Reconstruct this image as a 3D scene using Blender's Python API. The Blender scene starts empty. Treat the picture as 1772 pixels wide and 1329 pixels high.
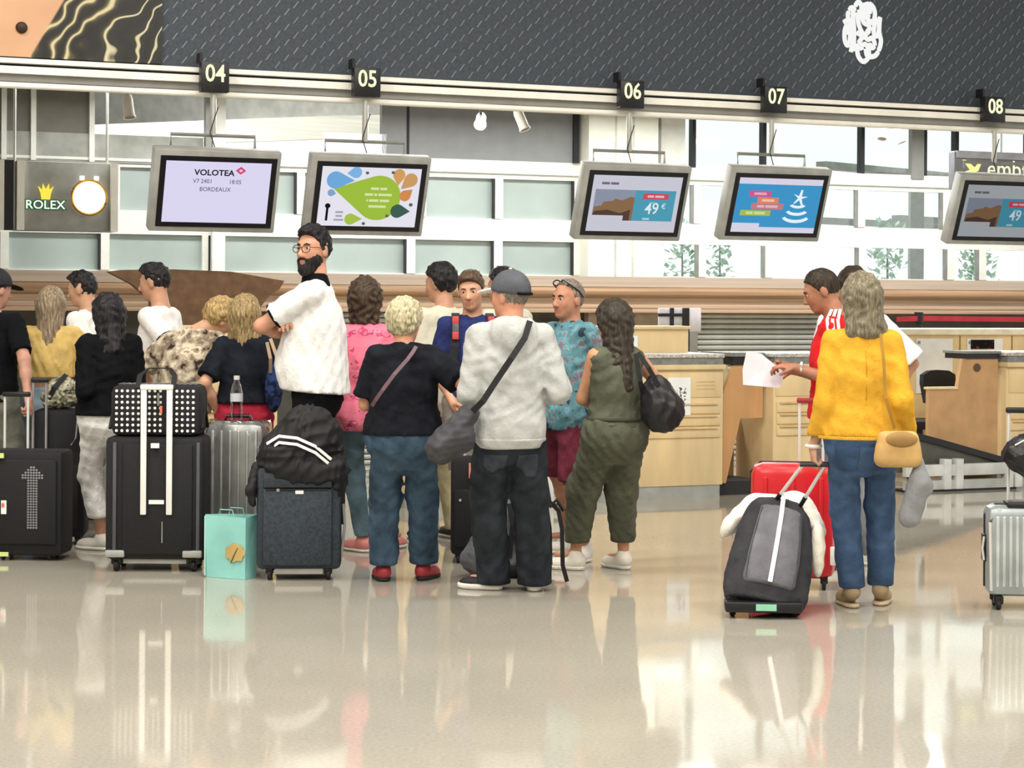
import bpy, bmesh, math, random
import numpy as np
from mathutils import Vector, Matrix
random.seed(4)
S = bpy.context.scene
C = S.collection
sin, cos, rad, PI = math.sin, math.cos, math.radians, math.pi

# ------------------------------------------------------------------ camera
FPX, HOR, CH, ROLL = 3400.0, 520.0, 1.56, 0.0063      # focal length (px), horizon row, eye height, roll
cam = bpy.data.cameras.new('camera'); cam.sensor_width = 36; cam.lens = FPX / 1772 * 36
cam.shift_y = -(664.5 - HOR) / 1772; cam.clip_end = 400
camo = bpy.data.objects.new('camera', cam); C.objects.link(camo)
_c, _s = cos(ROLL), sin(ROLL)
camo.matrix_world = Matrix(((_c, -_s, 0, 0), (0, 0, -1, 0), (_s, _c, 0, CH), (0, 0, 0, 1)))
S.camera = camo

# ------------------------------------------------------------------ daylight and added fill lights
w = bpy.data.worlds.new('world'); S.world = w; w.use_nodes = True
bg = w.node_tree.nodes['Background']; bg.inputs[0].default_value = (1.0, 1.0, 0.98, 1); bg.inputs[1].default_value = 1.0
def area(name, loc, rot, sx, sy, power, col=(1, .95, .88)):
    l = bpy.data.lights.new(name, 'AREA'); l.shape = 'RECTANGLE'; l.size = sx; l.size_y = sy; l.energy = power; l.color = col
    o = bpy.data.objects.new(name, l); C.objects.link(o); o.location = loc; o.rotation_euler = rot
    return o
for _i, _x in enumerate((-5, 0, 5)):
    for _y in (-1, 4, 9): area('hall_overhead_fill', (_x, _y, 6.9), (0, 0, rad(22.2)), 3.2, 1.0, 210)  # unseen lights added for soft directional fill from above
def _wl(u, v, z): return (u * cos(rad(22.2)) - v * sin(rad(22.2)), u * sin(rad(22.2)) + v * cos(rad(22.2)), z)
area('desk_fill_light', _wl(9.0, 16.0, 3.95), (0, 0, rad(22.2)), 10, .5, 250, (1, .96, .9))  # unseen light added to lift the rear, shifted right to keep the left dimmer
area('glazing_fill_light', _wl(9.5, 19.6, 3.95), (rad(-12), 0, rad(22.2)), 13, .6, 400, (1, 1, .97))  # unseen light added to brighten the back wall and its panes
area('next_hall_fill_light', (-3.2, 23.6, 2.4), (rad(155), 0, rad(10)), 5, .8, 260, (1, 1, .97))  # unseen light added to whiten the pale boards of the next hall
S.view_settings.view_transform = 'Standard'; S.view_settings.look = 'None'
S.view_settings.gamma = 1; S.view_settings.use_curve_mapping = False
S.view_settings.exposure = 0.36

# ------------------------------------------------------------------ pixel helpers (a pixel is only a direction; depth comes from the floor or the wall planes)
AW = rad(22.2)                                        # the desk front runs away to the right at this angle
def ray(px, py):
    a, b = (px - 886) / FPX, (HOR - py) / FPX
    return a * _c - b * _s, a * _s + b * _c
def at(px, py, D):
    X, Z = ray(px, py); return Vector((X * D, D, CH + Z * D))
def ground(px, py):
    X, Z = ray(px, py); D = -CH / Z; return Vector((X * D, D, 0))
def wu(px, py, v):
    """pixel -> (u along the wall, z) on the plane v metres from the eye, parallel to the desks"""
    X, Z = ray(px, py); t = v / (cos(AW) - X * sin(AW))
    return t * (X * cos(AW) + sin(AW)), CH + t * Z
def wxyz(u, v, z): return Vector((u * cos(AW) - v * sin(AW), u * sin(AW) + v * cos(AW), z))

# ------------------------------------------------------------------ materials
def lin(c):
    if isinstance(c, str): c = tuple(int(c[i:i + 2], 16) / 255 for i in (0, 2, 4))
    return tuple(x / 12.92 if x <= .04045 else ((x + .055) / 1.055) ** 2.4 for x in c)
MATS = {}
class NT:
    def __init__(s, name):
        s.m = bpy.data.materials.new(name); s.m.use_nodes = True; s.t = s.m.node_tree
        s.b = s.t.nodes['Principled BSDF']; s.out = s.t.nodes['Material Output']
    def n(s, typ, **kw):
        x = s.t.nodes.new(typ)
        for k, v in kw.items():
            if k in x.inputs: x.inputs[k].default_value = v
            else: setattr(x, k, v)
        return x
    def l(s, a, b): s.t.links.new(a, b)
    def coord(s, scale=(1, 1, 1)):
        tc = s.n('ShaderNodeTexCoord'); mp = s.n('ShaderNodeMapping'); mp.inputs['Scale'].default_value = scale
        s.l(tc.outputs['Object'], mp.inputs[0]); return mp.outputs[0]
    def noise(s, vec, scale, detail=3, rough=.5):
        x = s.n('ShaderNodeTexNoise'); x.inputs['Scale'].default_value = scale; x.inputs['Detail'].default_value = detail
        x.inputs['Roughness'].default_value = rough; s.l(vec, x.inputs['Vector']); return x.outputs[0]
    def ramp(s, fac, stops, interp='LINEAR'):
        x = s.n('ShaderNodeValToRGB'); r = x.color_ramp; r.interpolation = interp
        while len(r.elements) < len(stops): r.elements.new(.5)
        for e, (p, c) in zip(r.elements, stops): e.position = p; e.color = (*lin(c), 1)
        s.l(fac, x.inputs[0]); return x.outputs[0]
    def mix(s, fac, a, b):
        x = s.n('ShaderNodeMix', data_type='RGBA')
        for v, i in ((fac, 0), (a, 6), (b, 7)):
            if hasattr(v, 'is_linked'): s.l(v, x.inputs[i])
            else: x.inputs[i].default_value = v if i == 0 else (*lin(v), 1)
        return x.outputs[2]
    def bump(s, h, strength=.3, dist=.01):
        x = s.n('ShaderNodeBump'); x.inputs['Strength'].default_value = strength; x.inputs['Distance'].default_value = dist
        s.l(h, x.inputs['Height']); s.l(x.outputs[0], s.b.inputs['Normal'])
    def base(s, c):
        if hasattr(c, 'is_linked'): s.l(c, s.b.inputs['Base Color'])
        else: s.b.inputs['Base Color'].default_value = (*lin(c), 1)
def dk(c, f):
    if isinstance(c, str): c = tuple(int(c[i:i + 2], 16) / 255 for i in (0, 2, 4))
    return tuple(min(1, x * f) for x in c)
def plain(name, col, rough=.5, metal=0, var=.08, scale=6, bump=0, stretch=(1, 1, 1), spec=.5, bscale=None):
    """procedural material: base colour broken up by noise, optional fine relief"""
    if name in MATS: return MATS[name]
    t = NT(name); v = t.coord(stretch); f = t.noise(v, scale)
    t.base(t.ramp(f, [(.3, dk(col, 1 - var)), (.7, dk(col, 1 + var))]))
    t.b.inputs['Roughness'].default_value = rough; t.b.inputs['Metallic'].default_value = metal
    t.b.inputs['Specular IOR Level'].default_value = spec
    if bump: t.bump(t.noise(v, bscale or scale * 8), bump, .004)
    MATS[name] = t.m; return t.m
def cloth(name, col, var=.1, rough=.9):
    if name in MATS: return MATS[name]
    t = NT(name); v = t.coord(); t.base(t.ramp(t.noise(v, 9), [(.3, dk(col, 1 - var)), (.7, dk(col, 1 + var))]))
    t.b.inputs['Roughness'].default_value = rough; t.b.inputs['Specular IOR Level'].default_value = .15
    cr = t.noise(t.coord((1, 1, .7)), 11, 6, .62); wv = t.noise(v, 150, 2)          # creases and weave
    a = t.n('ShaderNodeMath', operation='MULTIPLY_ADD'); t.l(wv, a.inputs[0]); a.inputs[1].default_value = .06; t.l(cr, a.inputs[2])
    t.bump(a.outputs[0], .55, .03); MATS[name] = t.m; return t.m
def pattern(name, stops, scale, stretch=(1, 1, 1), detail=2, rough=.9, interp='CONSTANT'):
    if name in MATS: return MATS[name]
    t = NT(name); v = t.coord(stretch); f = t.noise(v, scale, detail)
    t.base(t.ramp(f, stops, interp)); t.b.inputs['Roughness'].default_value = rough; t.b.inputs['Specular IOR Level'].default_value = .15
    t.bump(t.noise(v, 120), .3, .004); MATS[name] = t.m; return t.m
def glow(name, col, k=1.0):
    if name in MATS: return MATS[name]
    t = NT(name); e = t.n('ShaderNodeEmission'); e.inputs[0].default_value = (*lin(col), 1); e.inputs[1].default_value = k
    t.l(e.outputs[0], t.out.inputs[0]); MATS[name] = t.m; return t.m
def hairmat(name, col, hi=None):
    if name in MATS: return MATS[name]
    t = NT(name); v = t.coord((1, 1, .12)); f = t.noise(v, 90, 4, .65)
    t.base(t.ramp(f, [(.3, dk(col, .55)), (.55, col), (.75, hi or dk(col, 1.35))])); t.b.inputs['Roughness'].default_value = .55
    t.b.inputs['Specular IOR Level'].default_value = .3; t.bump(f, .6, .006); MATS[name] = t.m; return t.m
def skinmat(name, col):
    if name in MATS: return MATS[name]
    t = NT(name); v = t.coord(); f = t.noise(v, 14, 4)
    c = t.ramp(f, [(.25, dk(col, .88)), (.75, dk(col, 1.08))])
    at_ = t.n('ShaderNodeVertexColor'); at_.layer_name = 'tint'
    t.base(t.mix(at_.outputs['Alpha'], c, at_.outputs['Color'])); t.b.inputs['Roughness'].default_value = .5
    t.b.inputs['Specular IOR Level'].default_value = .3; t.b.inputs['Subsurface Weight'].default_value = 0
    MATS[name] = t.m; return t.m

# ------------------------------------------------------------------ objects
def setp(o, label=None, cat=None, group=None, kind=None):
    if label: o['label'] = label
    if cat: o['category'] = cat
    if group: o['group'] = group
    if kind: o['kind'] = kind
    return o
def thing(name, label, cat, loc=(0, 0, 0), rz=0, group=None):
    o = bpy.data.objects.new(name, None); C.objects.link(o); o.location = loc; o.rotation_euler = (0, 0, rz); o.empty_display_size = .1
    return setp(o, label, cat, group)
def link(name, me, mat, parent=None, smooth=False):
    if mat is not None and not me.materials: me.materials.append(mat)
    if smooth: me.polygons.foreach_set('use_smooth', [True] * len(me.polygons))
    o = bpy.data.objects.new(name, me); C.objects.link(o)
    if parent is not None: o.parent = parent
    return o
def nmesh(name, V, Q):
    me = bpy.data.meshes.new(name); V = np.asarray(V, np.float32); Q = np.asarray(Q, np.int32)
    me.vertices.add(len(V)); me.vertices.foreach_set('co', V.ravel())
    n = Q.shape[1]; me.loops.add(Q.size); me.loops.foreach_set('vertex_index', Q.ravel())
    me.polygons.add(len(Q)); me.polygons.foreach_set('loop_start', np.arange(0, Q.size, n, dtype=np.int32))
    me.update(calc_edges=True); me.validate(); return me
class MB:
    """collects simple shapes into one mesh"""
    def __init__(s): s.v = []; s.f = []
    def add(s, V, Fs):
        n = len(s.v); s.v += [tuple(p) for p in V]; s.f += [tuple(i + n for i in f) for f in Fs]; return s
    def box(s, lo, hi, M=None):
        (a, b, c), (d, e, f) = lo, hi
        V = [Vector(p) for p in ((a, b, c), (d, b, c), (d, e, c), (a, e, c), (a, b, f), (d, b, f), (d, e, f), (a, e, f))]
        if M is not None: V = [M @ p for p in V]
        return s.add(V, ((0, 3, 2, 1), (4, 5, 6, 7), (0, 1, 5, 4), (1, 2, 6, 5), (2, 3, 7, 6), (3, 0, 4, 7)))
    def rbox(s, lo, hi, r, seg=3, M=None):
        bm = bmesh.new(); bmesh.ops.create_cube(bm, size=1)
        for v in bm.verts: v.co = Vector([(lo[i] + hi[i]) / 2 + v.co[i] * (hi[i] - lo[i]) for i in range(3)])
        bmesh.ops.bevel(bm, geom=bm.edges[:] + bm.verts[:], offset=r, segments=seg, profile=.5, affect='EDGES')
        bm.verts.index_update(); V = [(M @ v.co if M is not None else v.co.copy()) for v in bm.verts]
        Fs = [[v.index for v in f.verts] for f in bm.faces]; bm.free(); return s.add(V, Fs)
    def tube(s, pts, r, n=8, closed=False):
        P = [Vector(p) for p in pts]; m = len(P); V = []; rs = r if hasattr(r, '__len__') else [r] * m
        for i, p in enumerate(P):
            if closed: t = P[(i + 1) % m] - P[i - 1]
            else: t = P[min(i + 1, m - 1)] - P[max(i - 1, 0)]
            t.normalize(); a = Vector((0, 0, 1)) if abs(t.z) < .9 else Vector((1, 0, 0))
            x = t.cross(a).normalized(); y = t.cross(x)
            V += [p + (x * cos(2 * PI * k / n) + y * sin(2 * PI * k / n)) * rs[i] for k in range(n)]
        Fs = []
        for i in range(m if closed else m - 1):
            j = (i + 1) % m; Fs += [(i * n + k, i * n + (k + 1) % n, j * n + (k + 1) % n, j * n + k) for k in range(n)]
        if not closed: Fs += [tuple(range(n))[::-1], tuple((m - 1) * n + k for k in range(n))]
        return s.add(V, Fs)
    def strip(s, pts, up, w, t=.004, nrm=None):
        """flat strap through pts: w wide along the sideways vectors, t thick"""
        P = [Vector(p) for p in pts]; V = []; Fs = []
        for i, p in enumerate(P):
            d = (P[min(i + 1, len(P) - 1)] - P[max(i - 1, 0)]).normalized()
            nn = Vector(up[i] if isinstance(up, list) else up); sd = d.cross(nn).normalized(); nn = sd.cross(d).normalized()
            V += [p + sd * w / 2 - nn * t / 2, p - sd * w / 2 - nn * t / 2, p - sd * w / 2 + nn * t / 2, p + sd * w / 2 + nn * t / 2]
        for i in range(len(P) - 1):
            b = i * 4; Fs += [(b + k, b + (k + 1) % 4, b + 4 + (k + 1) % 4, b + 4 + k) for k in range(4)]
        e = (len(P) - 1) * 4; Fs += [(3, 2, 1, 0), (e, e + 1, e + 2, e + 3)]
        return s.add(V, Fs)
    def prism(s, poly, t, M=None):
        """polygon in the xz plane, thickness t along +y"""
        n = len(poly); V = [Vector((x, 0, z)) for x, z in poly] + [Vector((x, t, z)) for x, z in poly]
        if M is not None: V = [M @ p for p in V]
        return s.add(V, [tuple(range(n)), tuple(range(2 * n - 1, n - 1, -1))] + [(i, i + n, (i + 1) % n + n, (i + 1) % n) for i in range(n)])
    def lathe(s, prof, n=16, M=None):
        V = []; m = len(prof)
        for r, z in prof: V += [Vector((r * cos(2 * PI * k / n), r * sin(2 * PI * k / n), z)) for k in range(n)]
        if M is not None: V = [M @ p for p in V]
        Fs = [(i * n + k, i * n + (k + 1) % n, (i + 1) * n + (k + 1) % n, (i + 1) * n + k) for i in range(m - 1) for k in range(n)]
        return s.add(V, Fs + [tuple(range(n))[::-1], tuple((m - 1) * n + k for k in range(n))])
    def build(s, name, mat, parent=None, smooth=False):
        me = bpy.data.meshes.new(name); me.from_pydata([tuple(p) for p in s.v], [], s.f)
        bm = bmesh.new(); bm.from_mesh(me); bmesh.ops.recalc_face_normals(bm, faces=bm.faces); bm.to_mesh(me); bm.free()
        o = link(name, me, mat, parent, smooth)
        if smooth: me.set_sharp_from_angle(angle=rad(40))
        return o
def box(name, lo, hi, mat, parent=None, r=0, M=None):
    m = MB(); m.rbox(lo, hi, r, 2, M) if r else m.box(lo, hi, M); return m.build(name, mat, parent, smooth=bool(r))
def text(name, body, size, mat, parent, M, depth=.002, align='CENTER', sx=1, bold=0):
    """lettering as a thin solid; M places its plane (text runs along local x, up along local y)"""
    cu = bpy.data.curves.new(name, 'FONT'); cu.body = body; cu.size = size; cu.extrude = depth; cu.align_x = align; cu.align_y = 'CENTER'
    cu.resolution_u = 3; cu.offset = bold
    tmp = bpy.data.objects.new(name, cu); C.objects.link(tmp); bpy.context.view_layer.update()
    me = bpy.data.meshes.new_from_object(tmp.evaluated_get(bpy.context.evaluated_depsgraph_get()))
    bpy.data.objects.remove(tmp); me.transform(M @ Matrix.Diagonal((sx, 1, 1, 1))); me.materials.clear()
    return link(name, me, mat, parent)
RX90 = Matrix.Rotation(PI / 2, 4, 'X')               # turns the xy text plane upright, facing -y
def T(x, y, z): return Matrix.Translation((x, y, z))
def RZ(a): return Matrix.Rotation(a, 4, 'Z')
def RXm(a): return Matrix.Rotation(a, 4, 'X')
# ================================================================== THE SETTING
wall_w = plain('white_frame_paint', 'e9e9e0', .5, var=.03)
m_grey = plain('grey_panel_paint', '8d8d88', .6, var=.04)
m_alu = plain('brushed_aluminium', 'b9bab4', .35, .6, .05)
m_cream = plain('cream_enamel', 'f7f5ec', .4, var=.03)
m_dark = plain('dark_void_paint', '26262a', .7)
m_steel = plain('grey_steel', '8f908b', .4, .4)
m_black = plain('black_plastic', '111216', .4)

# floor: polished terrazzo
t = NT('polished_terrazzo'); v = t.coord()
f1 = t.noise(v, 60, 5, .7); f2 = t.noise(v, 1.1, 3)
c1 = t.ramp(f1, [(.3, '908c82'), (.5, 'aaa69a'), (.7, 'bdb9ad')]); c2 = t.ramp(f2, [(.3, 'a39f95'), (.7, 'b6b0a1')])
t.base(t.mix(.5, c1, c2)); t.b.inputs['Specular IOR Level'].default_value = .6
rr = t.n('ShaderNodeMapRange'); t.l(t.noise(v, 5, 4), rr.inputs[0]); rr.inputs[3].default_value = .03; rr.inputs[4].default_value = .09
t.l(rr.outputs[0], t.b.inputs['Roughness'])
f3 = t.noise(v, 2.2, 2); t.bump(f3, .05, .01)
box('floor', (-30, -6, -.1), (34, 46, 0), t.m)['kind'] = 'structure'

def wall_obj(name, mb, mat, parent=None, kind='structure', smooth=False):
    o = mb.build(name, mat, parent, smooth)
    if parent is None: o.rotation_euler = (0, 0, AW); o['kind'] = kind
    return o
def wthing(name, label, cat, u, v, z=0, group=None): return thing(name, label, cat, wxyz(u, v, z), AW, group)
VF = 13.7
# ---- shell of the hall: ceiling, closed left and rear sides; the right side is open glazing
hc_ = plain('hall_ceiling_white', 'd9d6cc', .8, var=.03)
wall_obj('ceiling_hall', MB().box((-9, -10, 7.0), (20, VF, 7.2)), hc_)
wall_obj('wall_left', MB().box((-9.2, -10, 0), (-9, 21, 7.2)), plain('hall_wall_beige', 'c9bfae', .8, var=.03))
wall_obj('wall_rear', MB().box((-9.2, -10.2, 0), (20, -10, 7.2)), plain('hall_wall_beige', 'c9bfae', .8, var=.03))
# ---- dark embossed fascia over the desks
m_fas = plain('charcoal_panel', '3a434c', .55, .1, .12, 40, .25)
fas = wall_obj('wall_fascia', MB().box((-6, VF, 3.19), (18, VF + .25, 6.2)), m_fas)
mb = MB()
z0, row = 3.24, 0
while z0 < 4.2:
    u0 = 2.95 + (row % 2) * .0675
    while u0 < 14:
        d = .022
        mb.add([(u0 - d, VF - .004, z0 - d * 1.1), (u0 - d + .009, VF - .004, z0 - d * 1.1), (u0 + d, VF - .004, z0 + d * 1.1), (u0 + d - .009, VF - .004, z0 + d * 1.1),
                (u0 - d, VF + .001, z0 - d * 1.1), (u0 - d + .009, VF + .001, z0 - d * 1.1), (u0 + d, VF + .001, z0 + d * 1.1), (u0 + d - .009, VF + .001, z0 + d * 1.1)],
               [(0, 1, 2, 3), (4, 7, 6, 5), (0, 4, 5, 1), (1, 5, 6, 2), (2, 6, 7, 3), (3, 7, 4, 0)])
        u0 += .135
    z0 += .055; row += 1
o = wall_obj('raised_dash', mb, plain('pale_raised_metal', '7b8187', .45, .3), fas); o['kind'] = 'stuff'  # raised dashes in a paler grey than the panel
# ---- rails beneath the fascia
wall_obj('trim_1', MB().box((-6, VF - .05, 3.155), (18, VF + .2, 3.188)), m_cream)
wall_obj('trim_2', MB().box((-6, VF + .02, 3.135), (18, VF + .2, 3.155)), m_dark)  # solid dark strip standing in for the dark gap between the rails
wall_obj('trim_3', MB().box((-6, VF - .04, 3.085), (18, VF + .2, 3.135)), m_cream)
wall_obj('trim_4', MB().box((-6, VF, 3.035), (18, VF + .2, 3.084)), m_grey)
wall_obj('trim_5', MB().tube([(-6, VF - .02, 3.005), (18, VF - .02, 3.005)], .022, 12), m_cream, smooth=True)
# ---- advertising print on the fascia (flat print)
t = NT('draped_fabric_print'); tc = t.n('ShaderNodeTexCoord'); sep = t.n('ShaderNodeSeparateXYZ'); t.l(tc.outputs['Object'], sep.inputs[0])
def mth(t, op, a, b=None):
    x = t.n('ShaderNodeMath', operation=op)
    for i, q in enumerate((a, b)):
        if q is None: continue
        if hasattr(q, 'is_linked'): t.l(q, x.inputs[i])
        else: x.inputs[i].default_value = q
    return x.outputs[0]
X, Z = sep.outputs[0], sep.outputs[2]
fold = mth(t, 'SUBTRACT', X, mth(t, 'MULTIPLY', Z, .56))                      # slanted folds
nz = t.noise(tc.outputs['Object'], 2.4, 2)
ph = mth(t, 'ADD', mth(t, 'MULTIPLY', fold, 38), mth(t, 'MULTIPLY', nz, 26))
st = mth(t, 'ADD', mth(t, 'MULTIPLY', mth(t, 'SINE', ph), .5), .5)
gold = t.ramp(st, [(.0, '0d0c0a'), (.5, '26231a'), (.85, '5d563c'), (1, 'cfc59a')])
darkc = t.ramp(st, [(0, '191a1a'), (.93, '24251f'), (1, 'cfc9a8')])
toDark = t.ramp(mth(t, 'ADD', fold, mth(t, 'MULTIPLY', nz, .2)), [(.78, '000000'), (.92, 'ffffff')])
skin = t.ramp(nz, [(.2, 'c99872'), (.8, 'dbb08c')])
body = t.mix(toDark, gold, darkc)
edge = t.ramp(mth(t, 'ADD', fold, .0), [(.345, 'ffffff'), (.36, '000000')])
t.base(t.mix(edge, body, skin)); t.b.inputs['Roughness'].default_value = .4
u0, zz = wu(-40, 107, VF - .03); u1, _ = wu(280, 107, VF - .03)
po = wthing('advert_print', 'advertising print of skin and draped golden dark fabric on the fascia', 'poster', u0, VF - .03, 3.2)
box('print_panel', (0, 0, 0), (u1 - u0, .02, 1.3), t.m, po)
ub, zb = wu(37, 48, VF - .03)
MB().lathe([(.0, 0), (.035, 0), (.04, .01), (.03, .022), (0, .025)], 14, T(ub - u0, -.002, zb - 3.2) @ RXm(PI / 2)).build('dark_button', plain('dark_bronze', '3b2a1c', .4, .5), po, True)
# ---- monogram emblem
ue, ze = wu(1493, 55, VF - .03)
em = wthing('monogram_emblem', 'white interlaced curly monogram emblem mounted on the dark fascia', 'emblem', ue, VF - .035, ze)
K = 1 / 11.08 / 213
def emb(pts, r=.021):
    P = [((x - 700) * K, 0, (620 - y) * K) for x, y in pts]
    # Catmull-Rom smoothing
    Q = []
    for i in range(len(P) - 1):
        a, b, c, d = (Vector(P[max(i - 1, 0)]), Vector(P[i]), Vector(P[i + 1]), Vector(P[min(i + 2, len(P) - 1)]))
        for k in range(5):
            s_ = k / 5; Q.append(.5 * ((2 * b) + (c - a) * s_ + (2 * a - 5 * b + 4 * c - d) * s_ ** 2 + (3 * b - a - 3 * c + d) * s_ ** 3))
    Q.append(Vector(P[-1])); m = MB(); m.tube(Q, r * .85, 8); m.v = [(x, y * .45, z) for x, y, z in m.v]
    m.build('scroll', emblem_glow, em, True)
emblem_glow = glow('lit_white_emblem', 'fbfbf8', .75)  # emission gives the emblem its bright white
for p in ([(430, 1020), (470, 800), (420, 520), (360, 330), (430, 180), (500, 200)], [(340, 500), (290, 640), (300, 820), (360, 900), (410, 780), (400, 560), (350, 600), (330, 690)],
          [(490, 1000), (500, 600), (470, 300), (540, 110), (610, 60), (660, 150), (640, 300), (600, 200)], [(720, 60), (760, 200), (800, 320), (850, 200), (800, 80), (740, 180), (760, 330), (860, 420)],
          [(830, 70), (930, 150), (960, 300), (900, 420), (760, 470), (680, 380), (660, 200)], [(560, 260), (600, 480), (680, 640), (800, 760), (900, 730), (960, 840), (910, 920), (840, 860), (830, 1040)],
          [(980, 330), (940, 560), (960, 680), (1040, 650), (1060, 400), (1080, 320)], [(1070, 350), (1060, 600), (1100, 780), (1050, 960), (960, 1070), (800, 1080), (760, 940)],
          [(850, 500), (780, 640), (660, 760), (580, 900), (590, 1080), (700, 1190), (810, 1120), (830, 980), (760, 860), (660, 900), (680, 970)], [(270, 470), (360, 430), (430, 560)],
          [(560, 640), (680, 690), (790, 640), (850, 560), (800, 540)]): emb(p, .0245)
# ---- numbered blade signs
m_num = glow('lit_number', 'f4f7c4', 1.0)
for px, py, n, nb_ in ((371, 134, '04', 'flight list screen'), (634, 143, '05', 'green drop screen'), (1092, 164, '06', 'rocky price screen'), (1340, 173, '07', 'blue wave screen'), (1719, 190, '08', 'dim greyed screen')):
    u, z = wu(px, py, VF - .15)
    s = wthing('desk_number_sign', 'black blade sign with lit number %s over the %s' % (n, nb_), 'sign', u, VF - .15, z)
    box('sign_box', (-.1, -.03, -.105), (.1, .05, .105), m_black, s, .006)
    box('sign_arm', (-.105, .0, .1), (-.085, .1, .17), m_black, s)
    text('lettering', n, .17, m_num, s, T(0, -.032, .02) @ RX90, .002, sx=.86, bold=.002)
# ---- hanging screens
m_case = plain('screen_case', 'a8aaa6', .45, .3); m_bez = plain('screen_bezel', '0b0c14', .35)
SW, SH = .90, .60
TILT = rad(21)
def drop(cx, cz, r, tip, n=22):
    """teardrop outline: a round of radius r at (cx, cz) drawn out to the point tip"""
    Q = .745 / .445; cx *= Q; tip = (tip[0] * Q, tip[1])
    dx, dz = tip[0] - cx, tip[1] - cz; L = math.hypot(dx, dz); a0 = math.atan2(dz, dx); h = math.acos(min(.99, r / L)) if L > r else .3
    pts = [tip]
    for i in range(n + 1):
        a = a0 + h + (2 * PI - 2 * h) * i / n; pts.append((cx + r * cos(a), cz + r * sin(a)))
    return [(x / Q, z) for x, z in pts]
def screen(px, pyc, label, bgcol, draw, dim=1.0, poletop=3.0, pole=True):
    u, z = wu(px, pyc, VF - .2)
    s = wthing('hanging_screen', label, 'screen', u, VF - .2, z)
    M = RXm(TILT)
    box('casing', (-SW / 2, 0, -SH / 2), (SW / 2, .1, SH / 2), m_case, s, .012, M)
    box('bezel', (-SW / 2 + .045, -.006, -SH / 2 + .04), (SW / 2 - .03, .004, SH / 2 - .045), m_bez, s, 0, M)
    d = box('display', (-SW / 2 + .085, -.008, -SH / 2 + .075), (SW / 2 - .07, .002, SH / 2 - .08), glow('display_' + label[:24], bgcol, .8 * dim), s, 0, M)
    cnt = [0]
    def shape(name, poly, col):
        cnt[0] += 1
        MB().prism([(x * .745 / 2, y * .445 / 2) for x, y in poly], .004, M @ T(.0075, -.0085 - .0004 * cnt[0], -.0025)).build(name, glow('ink_%s_%.2f' % (col, dim), col, .8 * dim), s)
    def wr(txt, x, y, size, col, sx=1, bold=0):
        cnt[0] += 1
        text('lettering', txt, size, glow('ink_%s_%.2f' % (col, dim), col, .8 * dim), s, M @ T(.0075 + x * .745 / 2, -.0085 - .0004 * cnt[0], -.0025 + y * .445 / 2) @ RX90, .0006, sx=sx, bold=bold)
    draw(shape, wr)
    br = MB().tube([(-.3, .08, SH / 2 - .03), (-.3, .08, SH / 2 + .1), (.3, .08, SH / 2 + .1), (.3, .08, SH / 2 - .03)], .014, 6)
    br.build('bracket', m_steel, s)
    MB().tube([(.0, .08, SH / 2 + .1), (.0, .08, poletop - z)], .022, 10).build('hanging_pole', m_alu, s, True)
    MB().tube([(.02, .06, SH / 2 - .02), (-.03, .05, SH / 2 + .12), (.03, .055, SH / 2 + .3)], .004, 5).build('cable', m_dark, s)
    return s
def blur(sh, x, y, words, h, col):
    """a line of print too small to read in the photograph: one soft bar for each word"""
    u_ = h * .36; tot = sum(words) * u_ + (len(words) - 1) * u_; a = x - tot / 2
    for n in words: sh('unreadable_word', rct(a, y - h / 2, a + n * u_, y + h / 2), col); a += (n + 1) * u_
def rct(x0, y0, x1, y1): return [(x0, y0), (x1, y0), (x1, y1), (x0, y1)]
def dA(sh, wr):
    wr('VOLOTEA', -.08, .64, .058, '23222c', 1.08, .0015); sh('logo_diamond', [(.32, .74), (.42, .87), (.52, .74), (.42, .61)], 'd1487c'); sh('logo_core', [(.38, .74), (.42, .79), (.46, .74), (.42, .69)], 'f3c9d6')
    wr('V7 2401', -.29, .36, .043, '4c4a63', .95); wr('18:05', .33, .36, .043, '4c4a63', .95); wr('BORDEAUX', -.04, .1, .044, '4c4a63', .95)
def dB(sh, wr):
    sh('green_drop', drop(.18, -.02, .76, (-.74, .26)), '9bbb3f')
    # drops: x is stretched by the panel's shape, which is what the print shows too
    for c, a, b, r, tp in (('6ea6d8', -.72, .55, .2, (-.33, .55)), ('7db0de', -.32, .82, .13, (-.5, .78)), ('cf9a5c', .55, .78, .14, (.55, .42)), ('c79a62', .8, .62, .16, (.62, .3)), ('cf8a50', .72, .08, .13, (.86, .3)),
                          ('3e5d52', .6, -.45, .16, (.86, -.45)), ('a3bd4a', -.34, -.76, .13, (-.1, -.74)), ('7fa3c9', -.78, .12, .08, (-.68, .1))): sh('drop_motif', drop(a, b, r * 1.45, tp, 14), c)
    for a, b, q in ((-.1, .82, .035), (.42, .86, .035), (-.06, -.9, .035), (.86, -.22, .04), (.4, -.62, .035)): sh('dot_motif', [(a + q * cos(k * PI / 4), b + q * 1.5 * sin(k * PI / 4)) for k in range(8)], '5a6460')
    sh('pin_head', [(-.82 + .055 * cos(k * PI / 5), -.32 + .085 * sin(k * PI / 5)) for k in range(10)], '15171c'); sh('pin_stem', rct(-.845, -.82, -.8, -.36), '15171c')
    for i, l in enumerate(((6, 5), (6, 2, 10), (1, 7, 7), (13,))): blur(sh, .17, .3 - i * .2, l, .075, 'd3e0a6')
    for i, l in enumerate(((7,), (6,), (9,))): blur(sh, -.58, -.52 - i * .13, l, .06, 'a3a4aa')
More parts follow.
